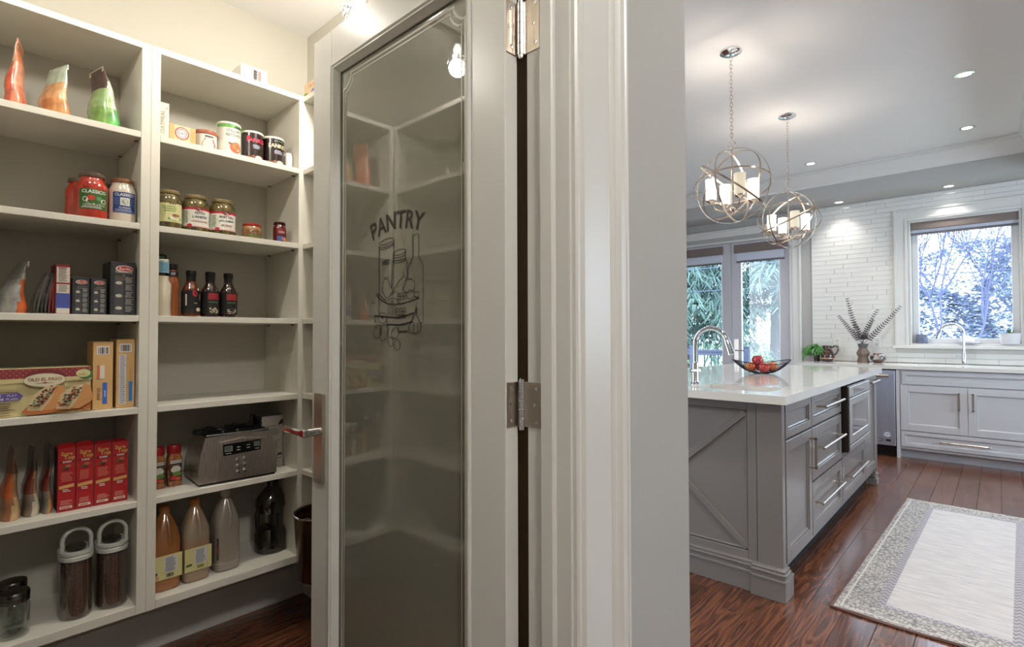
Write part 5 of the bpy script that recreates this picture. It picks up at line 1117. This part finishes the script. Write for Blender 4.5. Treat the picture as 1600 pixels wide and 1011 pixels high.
for k in range(85):
    a = r5.uniform(-.5, 3.9) + PI / 2; L_ = r5.uniform(.09, .20); p = Vector((r5.uniform(-.01, .03), r5.uniform(-.02, .02), .11 + r5.random() * .05)); d = Vector((math.cos(a) * .8, math.sin(a) * .45, r5.uniform(.3, .8))); prev = p.copy()
    n = 9
    for j in range(n):
        d.z -= .24; d.normalize(); q = prev + d * L_ / n
        if q.z < .004: q.z = .004
        if q.y > .09: q.y = .09
        w_ = .0014; m.add([prev + Vector((w_, 0, 0)), prev - Vector((w_, 0, 0)), q - Vector((w_, 0, 0)), q + Vector((w_, 0, 0))], [(0, 1, 2, 3)])
        for s_ in (-1, 1):
            e = q + Vector((s_ * r5.uniform(.008, .016), r5.uniform(-.008, .008), r5.uniform(-.006, .008))); e.z = max(e.z, .003); m.add([prev, q, e], [(0, 1, 2)])
        prev = q
m.build('foliage', M('fern_green', (84, 140, 66), .5, var=.3, scale=30), t, kind='stuff')
MB().lathe([(.030, 0), (.036, .06), (.040, .115), (.036, .115)], seg=20).build('pot', M('fern_pot', (60, 50, 44), .5), t)
t = thing('faceted_vase', 'faceted brown and grey ceramic vase holding dark eucalyptus', 'vase', (-1.095, 6.80, CZ), .2)
m = MB(); FV = M('faceted_clay', (112, 94, 84), .55, var=.12, scale=10); FV2 = M('faceted_grey', (86, 84, 80), .5)
m.lathe([(.055, 0), (.060, .004), (.046, .055), (.066, .095), (.048, .135), (.040, .150)], seg=7); m.mats = [FV]; m.mat(FV2); m.lathe([(.038, .150), (.054, .200), (.050, .200), (.034, .155)], seg=7, cap=False); m.build('vase_body', None, t, smooth=False)
EUC = M('eucalyptus_leaf', (74, 66, 72), .6, var=.2, scale=20); STEM = M('eucalyptus_stem', (84, 66, 62), .6)
def sprig(dx, dz, bend, n, dy=0.0):
    m = MB().mat(EUC); st_ = []; N = n
    for k in range(N + 1):
        f = k / N; st_.append(Vector((dx * f + bend * math.sin(f * PI) , dy * f, .19 + dz * f)))
    m.mat(STEM); m.tube(st_, .0028, 6, r_end=.0012); m.mat(EUC)
    for k in range(3, N + 1):
        f = k / N; p = st_[k]; sz = .046 * (1 - f * .5)
        tdir = (st_[k] - st_[k - 1]).normalized(); side = tdir.cross(Vector((0, 1, 0))).normalized()
        for s_ in (-1, 1):
            d = (side * s_ + tdir * .35 + Vector((0, rnd.uniform(-.6, .6), 0))).normalized(); u = d * sz; wv = tdir.cross(d).normalized() * sz * .10 + tdir * sz * .20
            m.add([p, p + u * .45 + wv, p + u, p + u * .45 - wv], [(0, 1, 2, 3)])
            d2 = (side * s_ * .4 + Vector((0, s_ * .9, .1))).normalized(); u = d2 * sz * .8; wv = tdir * sz * .24
            m.add([p, p + u * .5 + wv, p + u, p + u * .5 - wv], [(0, 1, 2, 3)])
    m.build('eucalyptus_sprig', None, t, smooth=False)
sprig(-.135, .50, -.012, 19); sprig(-.215, .31, .0, 17, -.02); sprig(.135, .37, -.02, 16); sprig(.330, .40, .010, 20, -.03); sprig(.10, .26, -.02, 13, .03); sprig(-.08, .24, .02, 12, .03)
t = thing('pottery_bowl', 'round dark pottery bowl with a black and white band, right of the vase', 'bowl', (-.955, 6.78, CZ)); PB2 = M('dark_bowl_glaze', (92, 54, 42), .15, coat=1)
MB().lathe([(.030, 0), (.040, .003), (.070, .035), (.074, .055), (.068, .075), (.046, .096), (.044, .100), (.040, .100), (.042, .092), (.060, .072), (.064, .05), (.02, .01)], cap=False, seg=36).build('bowl_body', PB2, t)
MB().lathe([(.0708, .036), (.0748, .055), (.0690, .075), (.0560, .0885)], cap=False, seg=36).build('pattern_band', M('pattern_band', (190, 180, 172), .2, coat=1, c2=(24, 20, 20), scale=26, stretch=(1, 1, .6)), t)
deco([('r', (206, 200, 196), -1.36, 1.00, -1.28, 1.12), ('g', (180, 176, 170), -1.32, 1.06, .03, .05, .002)], gr, y=YN - .0135, name='outlet_plate') if False else None
for x, z, lab in ((-1.36, 1.035, 'white wall socket above the counter by the pottery jug'), (-.985, 1.045, 'white wall socket behind the faceted vase')):
    t = thing('wall_socket', lab, 'socket', (x, YN - .0132, z)); MB().box(-.037, .037, -.006, 0, 0, .115, .003).build('cover_plate', WHITE, t); m = MB(); m.box(-.017, .017, -.0075, -.005, .018, .050, .002); m.box(-.017, .017, -.0075, -.005, .066, .098, .002); m.build('outlets', M('socket_white', (206, 204, 200), .4), t)
SZ = WZ0 + .0215
SY = YN + .035
t = thing('small_planter', 'small grey blue patterned pot at the left of the window sill', 'pot', (-.60, SY, SZ)); MB().lathe([(.046, 0), (.050, .002), (.050, .095), (.046, .095), (.044, .01)], seg=32).build('pot_body', M('patterned_pot', (120, 128, 150), .6, c2=(90, 98, 122), scale=34), t)
t = thing('white_dish', 'low white dish with a little mound behind the faucet on the sill', 'dish', (-.235, SY, SZ)); MB().lathe([(.03, 0), (.085, .006), (.092, .022), (.088, .022), (.03, .012)], seg=32).build('dish_body', M('white_ceramic', (214, 212, 216), .3), t); MB().lathe([(.055, .012), (.050, .04), (.028, .07), (.004, .085)], seg=24).build('mound', M('white_ceramic'), t)
t = thing('white_planter', 'round white planter with a small succulent at the right of the sill', 'planter', (.075, SY - .02, SZ)); MB().lathe([(.060, 0), (.070, .003), (.086, .105), (.080, .105), (.066, .01)], seg=36).build('pot_body', M('white_ceramic'), t)
MB().lathe([(.002, .09), (.080, .09)], seg=24).build('soil', M('soil', (70, 60, 50), .9), t)
m = MB()
for k in range(22):
    a = rnd.random() * 6.28; L_ = rnd.uniform(.03, .075); b = Vector((.01 * math.cos(a), .01 * math.sin(a), .09)); e = b + Vector((math.cos(a) * .03, math.sin(a) * .03, L_)); s_ = Vector((-math.sin(a), math.cos(a), 0)) * .007; m.add([b, (b + e) / 2 + s_, e, (b + e) / 2 - s_], [(0, 1, 2, 3)])
m.build('succulent', M('succulent', (120, 150, 120), .5), t)
# ---------------------------------------------------------------- rug
rug = thing('runner_rug', 'pale grey runner rug with a faded patterned border beside the island', 'rug', (-.165, 3.72, .0005), -.022)
def rug_mat():
    m = bpy.data.materials.new('faded_rug'); m.use_nodes = True; nt = m.node_tree; p = nt.nodes['Principled BSDF']; N = lambda t: nt.nodes.new(t); L = nt.links.new
    def math_(op, a, b=None, c=None):
        n = N('ShaderNodeMath'); n.operation = op
        for i, v in enumerate((a, b, c)):
            if v is None: continue
            if hasattr(v, 'is_output') or hasattr(v, 'links'): L(v, n.inputs[i])
            else: n.inputs[i].default_value = v
        return n.outputs[0]
    tc = N('ShaderNodeTexCoord'); sp = N('ShaderNodeSeparateXYZ'); L(tc.outputs['Object'], sp.inputs[0])
    ax = math_('SUBTRACT', .375, math_('ABSOLUTE', sp.outputs[0])); ay = math_('SUBTRACT', 1.055, math_('ABSOLUTE', sp.outputs[1]))
    d = math_('MINIMUM', ax, ay)     # distance from the edge
    def noise(sx, sy, sc, det=3):
        mp_ = N('ShaderNodeMapping'); mp_.inputs['Scale'].default_value = (sx, sy, 1); L(tc.outputs['Object'], mp_.inputs[0]); n = N('ShaderNodeTexNoise'); n.inputs['Scale'].default_value = sc; n.inputs['Detail'].default_value = det; L(mp_.outputs[0], n.inputs[0]); return n.outputs[0]
    def ramp(x, stops):
        r = N('ShaderNodeValToRGB'); e = r.color_ramp.elements; e[0].position, e[0].color = stops[0][0], rgb(*stops[0][1]); e[1].position, e[1].color = stops[-1][0], rgb(*stops[-1][1])
        for q in stops[1:-1]: k = e.new(q[0]); k.color = rgb(*q[1])
        L(x, r.inputs[0]); return r.outputs[0]
    vo = N('ShaderNodeTexVoronoi'); vo.feature = 'DISTANCE_TO_EDGE'; mp_ = N('ShaderNodeMapping'); mp_.inputs['Scale'].default_value = (52, 34, 1); L(tc.outputs['Object'], mp_.inputs[0]); L(mp_.outputs[0], vo.inputs[0]); vo.inputs['Scale'].default_value = 1.0
    pat = math_('ADD', math_('MULTIPLY', vo.outputs[0], .9), math_('MULTIPLY', noise(1, 4, 38), .75))
    border = ramp(pat, [(.34, (116, 112, 114)), (.45, (156, 152, 150)), (.60, (194, 189, 182)), (.8, (176, 172, 168))])
    field = ramp(noise(1, 5, 9, 6), [(.3, (184, 180, 182)), (.7, (208, 203, 200))])
    zig = math_('PINGPONG', math_('ADD', math_('MULTIPLY', sp.outputs[1], 1), math_('MULTIPLY', math_('PINGPONG', sp.outputs[0], .014), 1.6)), .018)
    zg = ramp(math_('ADD', math_('MULTIPLY', zig, 30), math_('MULTIPLY', noise(1, 1, 60), .4)), [(.35, (140, 134, 142)), (.6, (178, 174, 178))])
    def mix(f, a, b):
        n = N('ShaderNodeMix'); n.data_type = 'RGBA'; L(f, n.inputs['Factor']); L(a, n.inputs['A']); L(b, n.inputs['B']); return n.outputs['Result']
    isf = math_('GREATER_THAN', d, .172); isz = math_('GREATER_THAN', d, .140); ise = math_('LESS_THAN', d, .007)
    l1 = math_('MULTIPLY', math_('GREATER_THAN', d, .028), math_('LESS_THAN', d, .035))
    c = mix(isz, border, zg); c = mix(isf, c, field); rr = N('ShaderNodeRGB'); rr.outputs[0].default_value = rgb(206, 200, 190); c = mix(l1, c, rr.outputs[0])
    re = N('ShaderNodeRGB'); re.outputs[0].default_value = rgb(110, 84, 80); c = mix(ise, c, re.outputs[0])
    L(c, p.inputs['Base Color']); p.inputs['Roughness'].default_value = .95
    bp = N('ShaderNodeBump'); bp.inputs['Strength'].default_value = .5; bp.inputs['Distance'].default_value = .002; L(noise(1, 1, 300), bp.inputs['Height']); L(bp.outputs[0], p.inputs['Normal'])
    return m
m = MB(); nx_, ny_ = 16, 44; vs = []
for j in range(ny_ + 1):
    for i in range(nx_ + 1):
        x = -.375 + .75 * i / nx_; y = -1.055 + 2.11 * j / ny_; e = min(.375 - abs(x), 1.055 - abs(y))
        wv = .004 * math.sin(x * 21 + 1) * math.exp(-(y + 1.055) * 16) + .0022 * math.sin(y * 13) * math.exp(-(x + .375) * 24)
        xx = x + (.006 * math.sin(y * 6.5) if abs(x) > .3 else 0); yy = y + (.008 * math.sin(x * 9) if y < -1.0 else 0)
        vs.append((xx, yy, .007 + max(0, wv)))
n0 = len(vs); vs2 = [(x, y, 0.0) for x, y, z in vs]
fs = []
for j in range(ny_):
    for i in range(nx_): a = j * (nx_ + 1) + i; fs.append((a, a + 1, a + nx_ + 2, a + nx_ + 1))
ed = [i for i in range(nx_ + 1)] + [j * (nx_ + 1) + nx_ for j in range(1, ny_ + 1)] + [ny_ * (nx_ + 1) + i for i in range(nx_ - 1, -1, -1)] + [j * (nx_ + 1) for j in range(ny_ - 1, 0, -1)]
vs += [(vs[k][0], vs[k][1], 0) for k in ed]; N_ = len(ed)
for k in range(N_): fs.append((ed[k], n0 + k, n0 + (k + 1) % N_, ed[(k + 1) % N_]))
m.add(vs, fs); m.build('pile', rug_mat(), rug)
def binding():
    m = MB(); P = [Vector(vs[k]) for k in ed]; m.tube([(p.x, p.y, .0042) for p in P], .0040, 6, closed=True); return m.build('bound_edge', M('rug_binding', (110, 84, 76), .9), rug)
binding()
# ---------------------------------------------------------------- outside: deck, lawn, hedge, trees
GZ = -.45
LAWN = M('lawn', (120, 136, 100), .9, var=.15, scale=3)
o = struct('ground', MB().box(-60, 40, YN + .25, 90, GZ - .2, GZ), LAWN)
dk = struct('deck', MB().box(-5.5, -1.3, YN + .21, 9.6, -.12, -.03), M('deck_board', (150, 146, 146), .6, var=.1, scale=3, stretch=(8, .5, 1)))
BL = M('blue_grey_railing', (58, 66, 90), .5)
rl = thing('deck_railing', 'blue grey deck railing with square posts and thin balusters behind the french doors', 'railing', (-3.4, 9.5, -.03))
MB().box(-2.0, .17, -.04, .04, .90, .94, .004).box(-2.0, .17, -.02, .02, .84, .90, .002).build('top_rail', BL, rl); MB().box(-2.0, .17, -.02, .02, .08, .12, .002).build('bottom_rail', BL, rl)
for x in (-1.9, -.78, .17): MB().box(x - .05, x + .05, -.05, .05, 0, 1.0, .004).box(x - .06, x + .06, -.06, .06, .985, 1.01, .004).build('post', BL, rl)
for k in range(16):
    x = -1.82 + k * .125
    if abs(x + .78) > .08: MB().box(x - .009, x + .009, -.009, .009, .12, .86).build('baluster', BLACK, rl)
r9 = random.Random(11)
def leaves(m, c, n, spread, sz, droop=0.0):
    for _ in range(n):
        p = Vector((c[0] + r9.gauss(0, spread[0]), c[1] + r9.gauss(0, spread[1]), c[2] + r9.gauss(0, spread[2]))); a = r9.random() * 6.28
        u = Vector((math.cos(a), math.sin(a) * .7, r9.uniform(-.5, .5) - droop)).normalized() * sz * r9.uniform(.6, 1.3); w_ = Vector((-math.sin(a), math.cos(a), r9.uniform(-.4, .4))) * sz * .22
        m.add([p, p + u * .5 + w_, p + u, p + u * .5 - w_], [(0, 1, 2, 3)])
CON = M('conifer_needles', (62, 84, 84), .8, c2=(96, 122, 112), scale=.9); BARK = M('grey_bark', (104, 100, 104), .9, var=.2, scale=6)
def conifer(label, x, y, h, z_low, rad, n, frac=1.0):
    t = thing('conifer_tree', label, 'tree', (x, y, GZ)); m = MB().tube([(0, 0, 0), (.1, 0, h * .5), (0, .1, h)], .28, 10, r_end=.03); m.build('trunk', BARK, t)
    f = MB()
    for _ in range(n):
        q = r9.random() ** .8; z = z_low + (h - z_low) * q; R_ = rad * (1 - q) ** .7 + .2; a = r9.random() * 6.28; tip = Vector((math.cos(a) * R_, math.sin(a) * R_, z - R_ * .28))
        k = 12
        for j in range(3, k + 1):
            p = Vector((tip.x * j / k, tip.y * j / k, z + .10 * R_ * math.sin(j / k * 3.1) - R_ * .28 * (j / k) ** 2))
            for _2 in range(8):
                L_ = r9.uniform(.12, .38); w_ = r9.uniform(.015, .035); dx = r9.uniform(-.25, .25); dy = r9.uniform(-.25, .25); s_ = Vector((math.cos(a + 1.5) * w_, math.sin(a + 1.5) * w_, 0))
                b = p + Vector((dx, dy, 0)); f.add([b - s_, b + s_, b + s_ * .4 + Vector((dx, dy, -L_)), b - s_ * .4 + Vector((dx, dy, -L_))], [(0, 1, 2, 3)])
    f.build('foliage', CON, t, smooth=False, kind='stuff')
conifer('tall drooping conifer seen through the left hand french door', -8.6, 18.6, 11, 1.2, 3.4, 520); conifer('drooping conifer branches seen through the right hand french door', -5.6, 19.5, 12, 2.3, 2.9, 420)
HG = M('hedge_leaves', (76, 110, 66), .7, c2=(112, 136, 92), scale=2)
def shrub(name, label, x, y, sx, sy, sz, n, m_, ls=.12, trunk=True):
    t = thing(name, label, 'shrub', (x, y, GZ)); f = MB()
    for _ in range(n):
        a = r9.random() * 6.28; b = math.acos(r9.uniform(-.2, 1)); p = (sx * math.sin(b) * math.cos(a) * r9.uniform(.8, 1), sy * math.sin(b) * math.sin(a), sz * (.25 + .75 * math.cos(b)) ); leaves(f, (p[0], p[1], max(.05, p[2])), 2, (.08, .08, .06), ls)
    f.build('foliage', m_, t, smooth=False, kind='stuff'); MB().tube([(0, 0, 0), (0, 0, sz * .6)], .05, 6).build('stem', BARK, t)
shrub('garden_shrub', 'light green rounded shrub beyond the deck railing', -4.35, 13.2, .75, .6, 1.15, 900, HG); shrub('garden_shrub', 'pale green hedge in the right hand french door', -3.3, 15.5, 1.3, .6, 1.45, 1200, M('pale_hedge', (92, 112, 86), .8, c2=(120, 134, 112), scale=2)); shrub('garden_shrub', 'low hedge seen behind the island faucet', -6.6, 13.5, 1.3, .6, .95, 900, HG)
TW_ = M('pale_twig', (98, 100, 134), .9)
def bare_tree(name, label, x, y, base, h, n0, seed, spread=.55, tw=5200, lim=5, nleaf=2600):
    rr = random.Random(seed); t = thing(name, label, 'tree', (x, y, GZ)); m = MB(); cnt = [0]
    tips = []
    def br(p, d, L, r, lv):
        cnt[0] += 1
        pts = [p.copy()]; q = p.copy(); dd = d.copy()
        for k in range(4):
            dd = (dd + Vector((rr.uniform(-.16, .16), rr.uniform(-.16, .16), rr.uniform(-.02, .12)))).normalized(); q = q + dd * L / 4; pts.append(q.copy())
        m.tube(pts, r, 5 if lv > 1 else 7, r_end=r * .55)
        if lv >= lim: tips.append(q); return
        for k in range(rr.choice((2, 3, 3)) if lv else n0):
            nd = (dd + Vector((rr.uniform(-1, 1), rr.uniform(-.8, .8), rr.uniform(-.25, .5))) * spread).normalized(); s_ = rr.choice((1, 2, 3, 4)) if lv else rr.choice((3, 4)); br(pts[s_], nd, L * rr.uniform(.62, .86), r * .58, lv + 1)
    for _ in range(n0): br(Vector((rr.uniform(-.25, .25), rr.uniform(-.2, .2), 0)), Vector((rr.uniform(-.55, .55), rr.uniform(-.3, .3), 1)).normalized(), h * .36, base, 0)
    m.build('branches', TW_, t)
    if nleaf:
        f = MB()
        for _ in range(nleaf): leaves(f, rr.choice(tips), 1, (.42, .35, .35), .065)
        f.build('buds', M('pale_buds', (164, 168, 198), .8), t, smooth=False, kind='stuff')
bare_tree('bare_tree', 'bare many stemmed tree filling the kitchen window', -1.05, 17.5, .040, 7.2, 3, 21, lim=6, nleaf=15000)
bare_tree('bare_tree', 'fainter bare tree farther back at the right of the kitchen window', .9, 23, .045, 8.5, 3, 37, lim=6, nleaf=14000)
bare_tree('bare_tree', 'thin bare tree at the left edge of the kitchen window', -2.6, 21, .035, 6.5, 2, 8, lim=6, nleaf=9000)
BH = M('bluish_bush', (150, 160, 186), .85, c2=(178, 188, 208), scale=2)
for i, (x, y, sx, sz, lab) in enumerate(((-1.9, 20, 2.2, 3.0, 'bluish bush low in the left half of the kitchen window'), (1.1, 19, 2.0, 4.4, 'bluish bush rising at the right of the kitchen window'), (-.3, 24, 3.6, 4.8, 'pale distant thicket behind the bare trees'))): shrub('background_bush', lab, x, y, sx, 1.0, sz, 4200, BH, .20)
for z0, z1, lab in ((3.15, 3.45, 'upper overhead wire crossing the kitchen window'), (2.50, 2.80, 'lower overhead wire crossing the kitchen window')):
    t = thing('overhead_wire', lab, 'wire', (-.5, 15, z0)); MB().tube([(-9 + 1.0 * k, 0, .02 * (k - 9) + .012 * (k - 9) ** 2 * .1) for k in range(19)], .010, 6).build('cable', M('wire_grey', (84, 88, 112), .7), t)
for x, lab in ((-9.6, 'left'), (8.6, 'right')):
    t = thing('utility_pole', 'wooden utility pole holding the overhead wires at %s' % lab, 'pole', (x, 15, GZ)); MB().lathe([(.14, 0), (.10, 6)]).build('shaft', BARK, t)
    MB().box(-.06, .06, -.7, .7, 5.2, 5.32, .01).build('crossarm', BARK, t)
